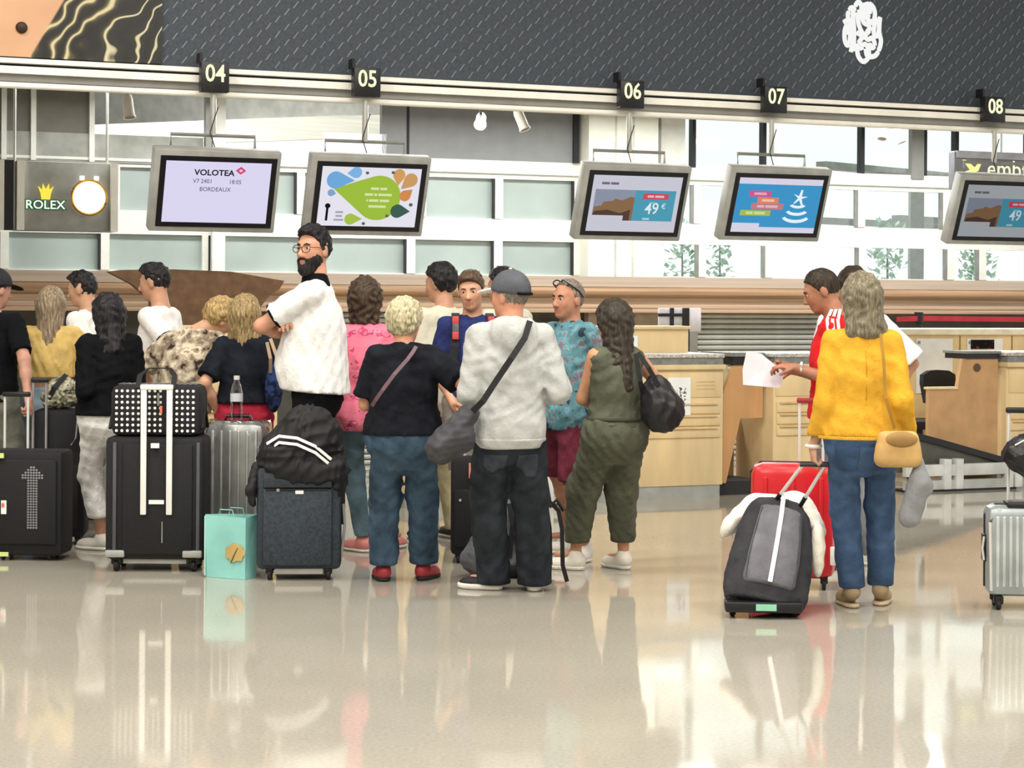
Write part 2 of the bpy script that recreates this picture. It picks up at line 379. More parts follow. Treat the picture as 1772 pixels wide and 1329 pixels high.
def dC(sh, wr):
    sh('picture_sky', rct(-.92, -.42, -.02, .5), '8c93a4'); sh('blue_block', rct(-.02, -.6, .9, .5), '4f9cb4')
    sh('rocky_hill', [(-.92, -.42), (-.9, -.12), (-.75, -.08), (-.7, .06), (-.5, .1), (-.45, .18), (-.3, .12), (-.1, .26), (-.02, .22), (-.02, -.6), (-.22, -.6), (-.22, -.42)], '8a6a4c')
    sh('rock_shadow', [(-.92, -.42), (-.88, -.28), (-.6, -.22), (-.3, -.34), (-.08, -.2), (-.08, -.6), (-.22, -.6), (-.22, -.42)], '54413a')
    sh('red_label', rct(.16, .18, .74, .4), 'c9525e'); blur(sh, .45, .29, (5, 7), .08, 'e3b9c0'); wr('49', .4, -.16, .13, 'dcecf2', .9, .001); wr('€', .66, -.06, .06, 'dcecf2')
    blur(sh, .4, .06, (8,), .05, '8fc0cf'); blur(sh, .3, -.52, (6,), .07, 'a9d0db')
    blur(sh, -.62, .72, (6, 6), .08, '6f6d78')
def dD(sh, wr):
    sh('blue_block', [(-1, -.66), (-.35, -.66), (-.35, -.8), (1, -.8), (1, .78), (-1, .78)], '3f93c4')
    sh('pink_label', rct(-.72, .32, -.2, .54), 'd0558c'); sh('orange_label', rct(-.5, .08, .0, .3), 'd98560'); sh('rose_label', rct(-.62, -.14, .14, .08), 'c07a86'); sh('lime_label', rct(-.86, -.38, -.14, -.18), 'a9b84e')
    for l, x, y, c in (((9,), -.46, .43, 'e0a3c0'), ((9,), -.25, .19, 'e8bda4'), ((5, 9), -.24, -.03, 'dcb3bb'), ((5, 8), -.5, -.28, 'cdd79a')): blur(sh, x, y, l, .09, c)
    for k in range(5):
        a = PI / 2 + k * 2 * PI / 5 - .15; x, y = .5, .32
        sh('star_arm', [(x + .035 * cos(a + PI / 2), y + .05 * sin(a + PI / 2)), (x + .17 * cos(a) + .02 * cos(a + PI / 2), y + .3 * sin(a)), (x + .17 * cos(a) - .02 * cos(a + PI / 2), y + .3 * sin(a) - .01), (x - .035 * cos(a + PI / 2), y - .05 * sin(a + PI / 2))], 'e2eff8')
    for r, y in ((.2, .02), (.27, -.2), (.34, -.42)):
        A = [PI + .35 + (PI - .7) * i / 10 for i in range(11)]
        sh('wave_arc', [(.48 + r * cos(a), y + r * .75 * sin(a) + .06) for a in A] + [(.48 + (r - .07) * cos(a), y + (r - .07) * .6 * sin(a) + .08) for a in A[::-1]], 'e2eff8')
screen(373, 332, 'hanging screen listing one evening flight on a pale lilac display under sign 04', 'd9d4ee', dA)
screen(637, 340, 'hanging screen with a big green drop and small coloured drops under sign 05', 'e2e0ea', dB)
screen(1096, 352, 'hanging screen with a rocky picture and a bright price block under sign 06', 'c9c9d6', dC, .95)
screen(1343, 355, 'hanging screen with white waves and star on bright blue under sign 07', 'd3d0e2', dD)
screen(1730, 365, 'dimmer hanging screen with a greyed price advert under sign 08', 'b7bcc0', dC, .62)

# ---- ceiling over the desk area behind the fascia
wall_obj('ceiling', MB().box((-6, VF + .25, 4.05), (19, 21.3, 4.2)), plain('ceiling_grey', '9a9a94', .7))
# ---- back wall: white framed glazing
VB = 21.0
zs = lambda px, y: wu(px, y, VB)[1]
us = lambda px, y=380: wu(px, y, VB)[0]
bw = thing('wall_back', None, None); bw['kind'] = 'structure'; bw.rotation_euler = (0, 0, AW)
m_frost = plain('frosted_pane', 'a9b6b2', .35, var=.05, scale=1.5)
tg = NT('clear_pane'); g1 = tg.n('ShaderNodeBsdfTransparent'); g1.inputs[0].default_value = (.93, .99, .97, 1); g2 = tg.n('ShaderNodeBsdfGlossy'); g2.inputs['Roughness'].default_value = .05
mx = tg.n('ShaderNodeMixShader'); mx.inputs[0].default_value = .08; tg.l(g1.outputs[0], mx.inputs[1]); tg.l(g2.outputs[0], mx.inputs[2]); tg.l(mx.outputs[0], tg.out.inputs[0]); m_clear = tg.m
def bpiece(name, px0, px1, za, zb, mat, dv=0, th=.08): return box(name, (us(px0), VB + dv, za), (us(px1), VB + dv + th, zb), mat, bw)
bpiece('lower_wall_panel', -260, 1880, 0, 1.80, m_grey, .02)
ZR = (1.80, 1.86, 2.245, 2.31, 2.5, 2.95, 3.02, 3.17)     # rows: sill, row 2 panes, rail, row 1 panes, head rail
for za, zb in ((1.8, 1.86), (2.245, 2.50), (2.96, 3.17)): bpiece('white_rail', -260, 1880, za, zb, wall_w)
bpiece('head_lip', -260, 1880, 3.02, 3.05, wall_w, -.03)
def mull(px, za, zb, wpx=12, mat=wall_w, dv=-.01): bpiece('mullion', px - wpx / 2, px + wpx / 2, za, zb, mat, dv, .1)
row2 = [-250, 8, 182, 372, 540, 711, 862, 1000]
row1 = [-250, 10, 200, 290, 520, 600, 730, 863, 1000]
for r_, za, zb, w_ in ((row2, 1.86, 2.245, 15), (row1, 2.5, 2.96, 14)):
    for i in range(len(r_) - 1):
        bpiece('frosted_pane', r_[i] + w_ / 2, r_[i + 1] - w_ / 2, za, zb, m_frost, .05, .02)
    for p in r_: mull(p, za, zb, w_)
    for p in r_[1:]: bpiece('dark_gasket', p - w_ / 2 - 4, p - w_ / 2, za, zb, m_dark, -.012, .03)
for px in (365,): mull(px, 1.86, 2.245, 30)
# white column
bpiece('white_column', 1003, 1122, 1.8, 4.05, plain('white_column_paint', 'e6e6d8', .5, var=.02), -.25, .3)
for px in (1048, 1078): bpiece('column_groove', px, px + 3, 1.8, 4.05, plain('groove_shade', 'bdbdb0', .6), -.255, .01)
# clear windows to the right
row1b = [1122, 1206, 1330, 1490, 1637, 1790, 1900]; row2b = [1122, 1215, 1330, 1492, 1645, 1700, 1790, 1900]
for r_, za, zb in ((row1b, 2.5, 2.96), (row2b, 1.86, 2.245)):
    for i in range(len(r_) - 1): bpiece('clear_pane', r_[i] + 6, r_[i + 1] - 6, za, zb, m_clear, .05, .012)
    for p in r_: mull(p, za, zb, 13)
    for p in r_[1:]: bpiece('dark_gasket', p - 12, p - 6, za, zb, m_steel, -.012, .03)
upp = [1122, 1200, 1322, 1492, 1600, 1655, 1780, 1900]
for i in range(len(upp) - 1): bpiece('clear_pane', upp[i] + 3, upp[i + 1] - 3, 3.2, 4.05, m_clear, .05, .012)
for p in upp[1:]: mull(p, 3.17, 4.05, 6, m_dark)
bpiece('dark_post', 1128, 1142, 3.17, 3.95, m_steel, -.02); bpiece('white_blind', 1143, 1185, 3.17, 3.9, wall_w, .0, .02); bpiece('dark_post', 1576, 1597, 3.12, 4.05, m_grey, -.02)
bpiece('dark_transom', 1138, 1200, 3.9, 3.93, m_steel, -.02)
# grey panel and beams at the top left
bpiece('grey_panel', 660, 1003, 3.17, 4.05, plain('grey_wall_panel', '8b8d8e', .7, var=.03), .0)
bpiece('dark_joint', 703, 707, 3.17, 4.05, m_dark, -.01); bpiece('dark_pipe', 990, 999, 3.17, 4.05, m_dark, -.04, .06)
bpiece('brown_panel', -260, 160, 3.3, 4.05, plain('taupe_panel', '77736a', .7, var=.04), .0)
bpiece('grey_ledge', -260, 350, 3.0, 3.3, plain('grey_ledge_paint', 'a0a29b', .6), -.02)
for p in (5, 56, 157): mull(p, 3.0, 4.05, 9, wall_w, -.05)
mull(375, 1.86, 4.05, 22, wall_w, -.1); mull(356, 3.1, 4.05, 10, m_steel, -.12)
bpiece('white_blind', 560, 668, 3.17, 3.42, glow('glowing_blind', 'ffffff', 1.0), .0, .02)  # blind made to glow; its brightness is put into the material
# the neighbouring hall seen through the opening: soffit beam, pale ceiling, far glazing
mb = MB()
A_, B_ = at(150, 182, 21.9), at(680, 165, 24.5)
def slab(p, q, h, d, name, mat, kind='structure'):
    p, q = Vector(p), Vector(q); o = MB(); n = Vector((-(q - p).y, (q - p).x, 0)).normalized() * d
    V = [p, q, q + n, p + n]; V = V + [x + Vector((0, 0, h)) for x in V]
    o.add(V, ((0, 3, 2, 1), (4, 5, 6, 7), (0, 1, 5, 4), (1, 2, 6, 5), (2, 3, 7, 6), (3, 0, 4, 7))); r = o.build(name, mat); r['kind'] = kind; return r
slab(at(120, 217, 22.2), at(690, 196, 25.5), 1.2, .3, 'trim_6', plain('soffit_grey', '7c7c75', .7))
slab(at(120, 256, 25.5), at(690, 236, 29.5), 1.2, .3, 'trim_7', plain('pale_ceiling_boards', 'e2e0d2', .6, var=.05, scale=3, stretch=(.2, .2, 9)))
# outdoors beyond the glazing
m_hedge = pattern('overexposed_foliage', [(.3, '9fc2ab'), (.5, 'bcd8c5'), (.7, 'dcece1')], 3, detail=4, interp='LINEAR')  # foliage colours lightened to look overexposed
for (pa, pb, ya, yb, D) in ((1560, 1772, 384, 380, 34), (1400, 1650, 386, 384, 36), (1430, 1680, 292, 290, 31)):
    p = at(pa, ya, D); q = at(pb, ya, D + 3); slab((p.x, p.y, p.z), (q.x, q.y, p.z), .12, .2, 'trim_8', m_steel)
for px, D, wd, mt in ((1587, 32, .22, m_steel), (1535, 33, .3, m_hedge), (1180, 33, .25, m_hedge), (1245, 34, .2, m_hedge), (1690, 33, .3, m_hedge)):
    p = at(px, 450, D)
    if mt is m_steel: box('trim_9', (p.x - wd / 2, D, 0), (p.x + wd / 2, D + .2, 4.2), mt)['kind'] = 'structure'
    else:
        s = thing('garden_shrub', {1535: 'pale green upright shrub outside the glazing right of sign 07', 1180: 'pale green shrub outside the clear glazing beside the white column', 1245: 'pale green shrub outside the glazing behind the screen under sign 07',
                  1690: 'pale green shrub outside the glazing below the dim screen'}[px], 'shrub', (p.x, D, 0))
        m = MB(); rg = random.Random(px)
        for k in range(420):
            a, z = rg.uniform(0, 2 * PI), rg.uniform(.2, 2.9); r = wd * 1.3 * math.sqrt(rg.random()) * (1.15 - z / 6)
            c = Vector((r * cos(a), r * sin(a), z)); e = Vector((rg.uniform(-1, 1), rg.uniform(-1, 1), rg.uniform(-.4, 1))).normalized() * .16; f = e.cross(Vector((0, 0, 1))).normalized() * .05
            m.add([c, c + e * .5 + f, c + e, c + e * .5 - f], [(0, 1, 2, 3)])
        m.build('foliage', m_hedge, s)['kind'] = 'stuff'; MB().tube([(0, 0, 0), (.02, 0, 1.4), (0, 0, 2.6)], [.04, .03, .01], 6).build('stem', plain('bark', '6a5a48', .9), s)
# hanging direction sign at the far right
u, z = wu(1652, 262, 18.5)
sg = wthing('direction_sign', 'grey hanging direction sign with yellow plane symbol and boarding text', 'sign', u, 18.5, z)
box('sign_panel', (0, 0, -.42), (2.6, .12, .0), plain('sign_grey', '75787e', .5), sg, .01); box('sign_hood', (0.02, -.02, -.07), (2.6, .14, .01), plain('sign_hood_grey', 'a7a9b0', .5), sg)
text('lettering', 'embarque', .27, glow('pale_yellow_ink', 'f3f3c8', .9), sg, T(.43, -.005, -.185) @ RX90, .002, 'LEFT')
MB().prism([(.08, -.3), (.17, -.27), (.26, -.24), (.33, -.16), (.36, -.17), (.31, -.27), (.24, -.3), (.16, -.33), (.1, -.33)], .01, T(0, -.012, .06)).build('plane_symbol', glow('yellow_ink', 'eef09a', .9), sg)
MB().prism([(.2, -.26), (.1, -.15), (.14, -.15), (.27, -.235)], .01, T(0, -.013, .06)).build('plane_wing', glow('yellow_ink', 'eef09a', .9), sg)
MB().tube([(.66, .06, 0), (.66, .06, 1.2)], .02).build('hanging_rod', m_alu, sg); MB().tube([(2.2, .06, 0), (2.2, .06, 1.2)], .02).build('hanging_rod', m_alu, sg)
# ---- wooden beam behind the desks
VM = 17.5
m_beam = plain('pinkish_wood', 'c3a68d', .5, var=.1, scale=4, stretch=(.15, 1, 14))
m_beamd = plain('brown_wood_moulding', 'a58566', .5, var=.14, scale=4, stretch=(.15, 1, 10))
bm_ = thing('trim_10', None, None); bm_['kind'] = 'structure'; bm_.rotation_euler = (0, 0, AW)
box('beam_top_board', (-4, VM, 1.70), (17, VM + .5, 1.80), plain('greyed_wood', 'c2b3a5', .5, var=.06, scale=4, stretch=(.15, 1, 9)), bm_)
MB().tube([(-4, VM + .02, 1.645), (17, VM + .02, 1.645)], .055, 14).build('round_moulding', m_beamd, bm_, True)
for i, (za, zb) in enumerate(((1.535, 1.6), (1.487, 1.531), (1.445, 1.483))): box('beam_board', (-4, VM + .02, za), (17, VM + .4, zb), m_beam, bm_, .006)
# back under the beam; its shadow is put into the dark colour
wall_obj('wall_rear_low', MB().box((-4, VM + .45, 0), (17, VM + .55, 1.46)), plain('shadowed_grey_wall', '55544f', .8))
def uz(px, py, v): return wu(px, py, v)
u0, _ = uz(1018, 560, VM + .1); u1, _ = uz(1146, 560, VM + .1)
wall_obj('wall_taupe_panel', MB().box((u0, VM + .1, 0), (u1, VM + .2, 1.445)), plain('taupe_board', 'a2937f', .7))
# roller shutter
u0, _ = uz(1206, 560, VM + .15); u1, _ = uz(1430, 560, VM + .15)
sh = wthing('roller_shutter', 'grey corrugated roller shutter behind the desks below the wooden beam', 'shutter', u0, VM + .15)
m_slat = plain('shutter_slat_metal', 'b6bab6', .4, .4, .05)
m = MB(); m.rbox((0, 0, 0), (u1 - u0, .05, .05), .022, 2); sl = m.build('slat', m_slat, sh, True)
for k in range(1, 27):
    o = bpy.data.objects.new('slat', sl.data); C.objects.link(o); o.parent = sh; o.location = (0, 0, k * .0535)
box('shutter_backing', (0, .03, 0), (u1 - u0, .05, 1.445), m_grey, sh); box('guide_rail', (-.09, -.02, 0), (-.0, .07, 1.445), m_steel, sh); box('guide_rail', (u1 - u0, -.02, 0), (u1 - u0 + .08, .07, 1.445), m_steel, sh)
# monitor clutter behind the desk
u0, z0 = uz(1147, 563, 16.3)
mo = wthing('desk_monitor', 'pale desk monitor on a black stand behind the tall desk', 'monitor', u0 + .2, 16.3, 1.0)
box('monitor_back', (-.24, 0, .28), (.2, .03, .5), plain('pale_lilac_plastic', 'd8d8e2', .5), mo, .008); box('stand_post', (.0, -.03, .02), (.06, .0, .5), m_black, mo); box('stand_post', (-.13, -.03, .1), (-.1, .0, .5), m_black, mo); box('stand_arm', (-.26, -.035, .42), (.05, -.02, .45), m_black, mo); box('stand_foot', (-.15, -.1, 0), (.16, .1, .02), m_black, mo); box('work_shelf', (-.4, -.15, -1.0), (.4, .35, -.0), plain('shelf_laminate', 'b7a888', .6), mo)
# brown curved canopy panel at the left
VP = 15.2
pts = [(188, 470), (210, 467), (300, 466), (400, 470), (492, 486), (484, 500), (466, 512), (452, 530), (446, 556), (360, 564), (262, 566), (262, 520), (230, 492)]
P = [wu(x, y, VP) for x, y in pts]; bu = P[0][0]
bp = wthing('curved_wood_canopy', 'brown curved wooden canopy panel tapering to a tip behind the desk queue', 'canopy', bu, VP)
MB().prism([(u - bu, z) for u, z in P], .12).build('canopy_panel', plain('brown_canopy_wood', '7d5f47', .6, var=.12, scale=12), bp)
for uu in (.35, 1.2): box('canopy_leg', (uu, .03, 0), (uu + .07, .1, 1.42), m_dark, bp)

# ================================================================== CHECK-IN DESKS
m_maple = plain('pale_maple', 'e3cb9c', .45, var=.06, scale=5, stretch=(1, 1, .25))
m_maple2 = plain('warm_maple_side', 'c99a68', .5, var=.07, scale=5, stretch=(1, 1, .25))
m_recess = plain('brown_recess_board', '9b7650', .6, var=.1)  # recess back board is a darker brown than the desk sides
m_top = plain('grey_counter_edge', '7d807d', .5, var=.1, scale=30); m_kick = plain('grey_kickboard', 'a9aca8', .4, .2)
VC = 13.9
def desk(label, pxl, pxr, upper=True, drawers=3):
    u0, _ = wu(pxl, 700, VC); u1, _ = wu(pxr, 700, VC); W_ = u1 - u0
    d = wthing('check_in_desk', label, 'desk', u0, VC)
    box('kickboard', (0.01, .01, 0), (W_ - .02, .6, .10), m_kick, d); box('carcass', (0, 0, .10), (W_, .62, 1.02), m_maple, d, .004)
    zz = .36
    for k in range(drawers): box('drawer_front', (.03, -.014, .48 + k * .095 - .0), (W_ - .03, .01, .48 + k * .095 + .085), m_maple, d, .003); box('drawer_lip', (.05, -.03, .48 + k * .095 + .07), (W_ - .06, -.008, .48 + k * .095 + .083), plain('maple_lip', 'd9be8b', .4), d)
    box('front_panel', (.02, -.008, .8), (W_ - .02, .01, 1.0), m_maple, d, .003)
    box('wood_edge', (-.01, -.03, 1.02), (W_ + .01, .62, 1.06), m_maple, d, .004); box('grey_edge', (-.005, -.02, 1.06), (W_ - .01, .6, 1.115), m_top, d); box('counter_top', (-.02, -.03, 1.115), (W_, .62, 1.145), plain('speckled_counter_top', 'b7b4ac', .4, var=.25, scale=60), d, .004)
    if upper:
        box('upper_panel', (-.0, .45, 1.145), (W_ * .93, .62, 1.335), m_maple, d); box('upper_shelf', (-.02, .42, 1.335), (W_ * .94, .68, 1.36), m_maple, d, .004)
    return d, W_
d6, W6 = desk('pale maple check-in desk with drawers and notice standing left of the brown recess', 1020, 1251)
box('notice_sheet', (W6 - .5, -.02, .66), (W6 - .3, -.015, .96), plain('notice_paper', 'eef2f2', .6, var=.03), d6); box('notice_print', (W6 - .42, -.022, .76), (W6 - .34, -.0195, .88), pattern('notice_marks', [(.0, 'eef2f2'), (.55, '40454a'), (.62, 'eef2f2')], 22), d6)
for k in range(3): box('vent_row', (W6 - .24, -.011, .92 - k * .028), (W6 - .08, -.007, .927 - k * .028), plain('vent_shade', 'c9b083', .6), d6)
box('leaflet_card', (W6 - 1.0, .43, 1.15), (W6 - .55, .445, 1.28), plain('notice_paper', 'eef2f2', .6), d6)
d7, W7 = desk('pale maple check-in desk with drawers standing right of the brown recess', 1338, 1480, False)
# recess with its sloping side panel between the desks
u0 = wu(1251, 700, VC)[0] + .015; u1 = wu(1338, 700, VC)[0] - .03
rc = wthing('bag_drop_recess', 'brown wooden bag drop recess between two maple desks', 'recess', u0, VC + .1)
W_ = u1 - u0
box('back_board', (.0, .5, 0.0), (W_, .55, .72), m_recess, rc); MB().prism([(.0, .1), (0, .72), (.13, 1.05), (W_ - .01, 1.05), (W_ - .01, .62), (.2, .62), (.07, .1)], .04).build('front_board', m_maple2, rc)
box('black_edge', (.12, -.01, 1.05), (W_ - .01, .5, 1.12), m_black, rc); box('grey_shelf', (.1, -.03, 1.12), (W_ - .01, .5, 1.15), m_top, rc); box('dark_plinth', (0, .03, 0), (W_, .5, .11), m_dark, rc)
# right hand desk group: back counter, wing panel, conveyor, chair, scale
u0, z0 = wu(1470, 566, 15.2); u1, _ = wu(1850, 566, 15.2)
bc = wthing('back_counter', 'long pale maple back counter carrying papers behind the office chair', 'counter', u0, 15.2)
W_ = u1 - u0
box('counter_body', (0, 0, 0), (W_, .5, 1.27), m_maple, bc); box('counter_ledge', (-.02, -.04, 1.27), (W_ + .02, .55, 1.325), plain('pale_ledge', 'efe6cf', .4), bc, .006)
for px in (1660, 1750): uu, _ = wu(px, 600, 15.2); box('panel_joint', (uu - u0, -.004, .3), (uu - u0 + .012, .004, 1.26), plain('joint_shade', '8c7650', .7), bc)
for (a, b, ya, yb) in ((1585, 1647, 586, 680), (1673, 1734, 586, 608)):
    ua, za = wu(a, ya, 15.2); ub_, zb = wu(b, yb, 15.2); box('pinned_paper', (ua - u0, -.012, zb), (ub_ - u0, -.004, za), plain('notice_paper', 'eef2f2', .6), bc)
    box('paper_mark', (ua - u0 + .01, -.014, za - .05), (ua - u0 + .04, -.0125, za - .02), plain('paper_blue', '7d9cc0', .6), bc)
ua, za = wu(1684, 588, 15.15); ub_, zb = wu(1724, 604, 15.15); box('dark_picture', (ua - u0, -.02, zb), (ub_ - u0, -.013, za), pattern('dark_picture_print', [(0, '1b1614'), (.55, '4b2f28'), (.65, 'c4404a'), (.7, '2c2a20')], 30), bc)
# desk 08 with its brown wing panel
u8, _ = wu(1742, 700, VC); d8, W8 = desk('pale maple check-in desk beside the dark bag conveyor and brown wing panel', 1741, 1960, False, 2)
uw0, _ = wu(1662, 640, VC + .05); uw1 = wu(1741, 700, VC)[0] - .05; ucb, _ = wu(1607, 700, VC + .05)
wp_ = wthing('wing_panel', 'brown wooden wing panel with round cable hole beside the conveyor', 'panel', uw0, VC + .05)
L = uw1 - uw0; x0 = ucb - uw0
MB().prism([(x0, .3), (x0, .84), (-.03, .84), (.02, 1.09), (L, 1.09), (L, .0), (L - .25, .0)], .045).build('wing_board', plain('warm_wing_wood', 'c39a6c', .5, var=.06, scale=6), wp_)
box('board_edge', (x0 - .01, -.012, .835), (-.03, .06, .855), m_maple, wp_); box('black_strip', (.05, -.01, 1.03 + .06), (L, .3, 1.135), m_black, wp_); box('grey_cap', (.04, -.02, 1.135), (L + .02, .32, 1.155), m_top, wp_)
uh, zh = wu(1690, 636, VC + .05); MB().lathe([(0, 0), (.032, 0), (.036, .006), (.026, .009), (.0, .004)], 16, T(uh - uw0, -.001, zh) @ RXm(PI / 2)).build('cable_grommet', plain('grommet_brown', '5a4630', .5), wp_, True)
# bag conveyor: sloping dark belt and white weighing frame
uc0, _ = wu(1560, 820, VC - .1); uc1 = wu(1741, 700, VC)[0] - .03
cv = wthing('bag_conveyor', 'dark rubber bag conveyor rising behind a white weighing frame', 'conveyor', uc0, VC - .1)
L = uc1 - uc0
MB().add([(-.05, .0, .5), (.35, .0, .4), (L + .0, .0, .21), (L + .0, .0, .14), (-.05, .0, .16), (-.05, .13, .52), (L, .13, .23), (.35, .13, .42)], [(0, 4, 3, 2, 1), (0, 1, 7, 5), (1, 2, 6, 7)]).build('belt', plain('dark_rubber_belt', '54554f', .7, var=.1), cv)
MB().strip([(-.05, -.01, .505), (.35, -.01, .408), (L, -.01, .218)], (0, -1, 0), .05, .03).build('belt_edge', m_black, cv)
box('frame_rail', (-.02, -.1, .13), (L, -.04, .225), plain('white_weigh_frame', 'd5d8d6', .4), cv, .004); box('frame_foot_rail', (-.02, -.1, .02), (L - .1, -.05, .095), plain('pale_frame_grey', 'b6b9b6', .4), cv); box('frame_shadow_strip', (-.02, -.09, .0), (L, .12, .02), m_black, cv)  # low black strip stands in for the shadow under the frame
for k, uu in enumerate((.1, .34, .46, L - .12, L - .03)): box('frame_post', (uu, -.12, .02), (uu + .07, -.04, .27 if k in (1, 2) else .14), plain('white_weigh_frame', 'd5d8d6', .4), cv, .004)
box('belt_bed', (0, -.03, .12), (L, .12, .16), m_steel, cv)
# office chair
uc, _ = wu(1626, 650, 14.6); ch = wthing('office_chair', 'black upholstered office chair tucked between the counter and wing panel', 'chair', uc, 14.6)
MB().prism([(-.13, .68), (.13, .68), (.17, .86), (.165, .93), (.1, .965), (0, .972), (-.1, .965), (-.165, .93), (-.17, .86)], .06).build('backrest', plain('black_upholstery', '1b1c20', .8), ch)
box('seat', (-.23, .08, .44), (.23, .5, .52), plain('black_upholstery', '1b1c20', .8), ch, .03); MB().tube([(0, .05, .75), (0, .1, .5), (0, .3, .44)], .02).build('back_support', m_black, ch); MB().tube([(0, .3, .44), (0, .3, .06)], .03).build('column', m_black, ch)
for k in range(5): a = k * 2 * PI / 5; MB().tube([(0, .3, .09), (.26 * cos(a), .3 + .26 * sin(a), .05)], [.025, .018]).build('base_leg', m_black, ch); MB().lathe([(.0, -.015), (.026, -.015), (.026, .015), (0, .015)], 10, T(.26 * cos(a), .3 + .26 * sin(a), .026) @ RXm(PI / 2)).build('caster', m_black, ch)
# red belt barrier between the posts
u0, z0 = wu(1552, 553, 16.4); u1, z1 = wu(1800, 566, 16.4); up, _ = wu(1590, 556, 16.4)
bb = wthing('belt_barrier', 'red retractable belt stretched between black barrier posts under the beam', 'barrier', up, 16.4)
for uu in (0, u1 - up): MB().lathe([(.0, 0), (.15, 0), (.15, .02), (.03, .04), (.03, 1.36), (.045, 1.37), (.045, 1.47), (0, 1.475)], 14, T(uu, 0, 0)).build('barrier_post', m_black, bb, True)
MB().strip([(u0 - up, 0, 1.40), (0, -.03, 1.41), (u1 - up, -.03, 1.40)], (0, -1, 0), .05, .004).build('belt', plain('red_webbing', 'b63040', .8), bb)
# left desks behind the queue
for lab, a, b in (('dim maple check-in desk below sign 04 hidden behind the queue', 310, 480), ('maple check-in desk below sign 05 behind the pink top', 700, 860)): desk(lab, a, b, True)
# ---- round clock sign with crown
u0, z0 = wu(28, 398, 19.5); u1, z1 = wu(203, 283, 19.5)
ck = wthing('clock_sign', 'grey boxed wall clock sign with gold crown, green lettering and glowing round dial', 'clock', u0, 19.5, z0)
W_, H_ = u1 - u0, z1 - z0
box('sign_box', (.0, 0, 0), (W_, .3, H_), plain('sign_box_grey', '9fa199', .5), ck, .01); box('side_frame', (0, -.05, 0), (.07, .0, H_), m_cream, ck); box('side_frame', (W_ - .07, -.05, 0), (W_, .0, H_), m_cream, ck); box('dark_slot', (-.12, -.02, 0), (-.03, .1, H_), m_dark, ck); box('outer_frame', (-.2, -.03, 0), (-.12, .1, H_), m_cream, ck)
MB().tube([(.02, .28, H_), (.02, .28, H_ + .9)], .015).build('hanging_rod', m_alu, ck)
MB().tube([(W_ - .05, .28, H_), (W_ - .05, .28, H_ + .9)], .015).build('hanging_rod', m_alu, ck)
f = lambda px, py: (wu(px, py, 19.5)[0] - u0, wu(px, py, 19.5)[1] - z0)
a, b = f(153, 342); MB().lathe([(0, 0), (.155, 0), (.16, .03), (0, .03)], 32, T(a, -.03, b) @ RXm(-PI / 2) @ T(0, 0, -.03)).build('dial', glow('lit_dial', 'ffffff', 1.3), ck); MB().tube([(a + .17 * cos(k * PI / 20), -.04, b + .17 * sin(k * PI / 20)) for k in range(40)], .014, 6, True).build('gold_rim', plain('gold_rim', 'c79a3c', .3, .7), ck, True)
box('case_lug', (a - .09, -.06, b + .17), (a - .05, -.02, b + .21), glow('lit_dial', 'ffffff', 1.3), ck); box('case_lug', (a + .05, -.06, b + .17), (a + .09, -.02, b + .21), glow('lit_dial', 'ffffff', 1.3), ck)
a, b = f(78, 355); text('lettering', 'ROLEX', .122, plain('green_sign_ink', '1f8a4c', .4), ck, T(a, -.006, b) @ RX90, .004, bold=.009, sx=1.02); text('lettering', 'ROLEX', .118, glow('white_letter_face', 'eef6ee', .9), ck, T(a, -.012, b) @ RX90, .003, bold=.001, sx=1.04)
a, b = f(79, 331); MB().prism([(a - .04, b - .08), (a + .04, b - .08), (a + .05, b - .02), (a + .075, b + .05), (a + .035, b + .015), (a + .03, b + .075), (a, b + .02), (a - .03, b + .075), (a - .035, b + .015), (a - .075, b + .05), (a - .05, b - .02)], .012, T(0, -.013, 0)).build('crown', glow('gold_lit', 'f0d84a', .95), ck)
# ---- track spotlights
def spot(px, py, tilt, yaw, lit, lab, v=15.0):
    u, z = wu(px, py, v); s = wthing('track_spotlight', lab, 'spotlight', u, v, z)
    M = RZ(yaw) @ RXm(tilt)
    MB().lathe([(.0, .09), (.035, .09), (.042, .06), (.042, -.06), (.05, -.085), (.05, -.09), (.0, -.07)], 16, M).build('lamp_head', m_cream, s, True)
    MB().lathe([(0, -.078), (.04, -.084), (.04, -.086), (0, -.088)], 14, M).build('lens', glow('lit_lens', 'fffbe0', 6) if lit else m_steel, s)
    MB().tube([(0, 0, .05), (0, .02, .16), (0, .02, 4.05 - z)], .012).build('stem', m_steel, s); box('track_mount', (-.06, -.01, .24), (.06, .05, .27), m_cream, s)
    if lit:
        l = bpy.data.lights.new('spot_bulb', 'POINT'); l.energy = 8; l.shadow_soft_size = .04; l.color = (1, .9, .7); o = bpy.data.objects.new('spot_bulb', l); C.objects.link(o); o.parent = s; o.location = M @ Vector((0, 0, -.14))
spot(222, 185, rad(-14), rad(20), False, 'unlit white track spotlight hanging above the clock sign')
spot(832, 208, rad(-62), rad(-25), True, 'lit white track spotlight in front of the grey wall panel')
spot(902, 208, rad(-25), rad(40), False, 'unlit white track spotlight beside the lit one')
spot(1528, 226, rad(-20), rad(-50), False, 'small pale track spotlight in front of the bright glazing', 16.5)
spot(1556, 232, rad(-22), rad(45), False, 'grey-faced track spotlight in front of the bright glazing', 16.5)

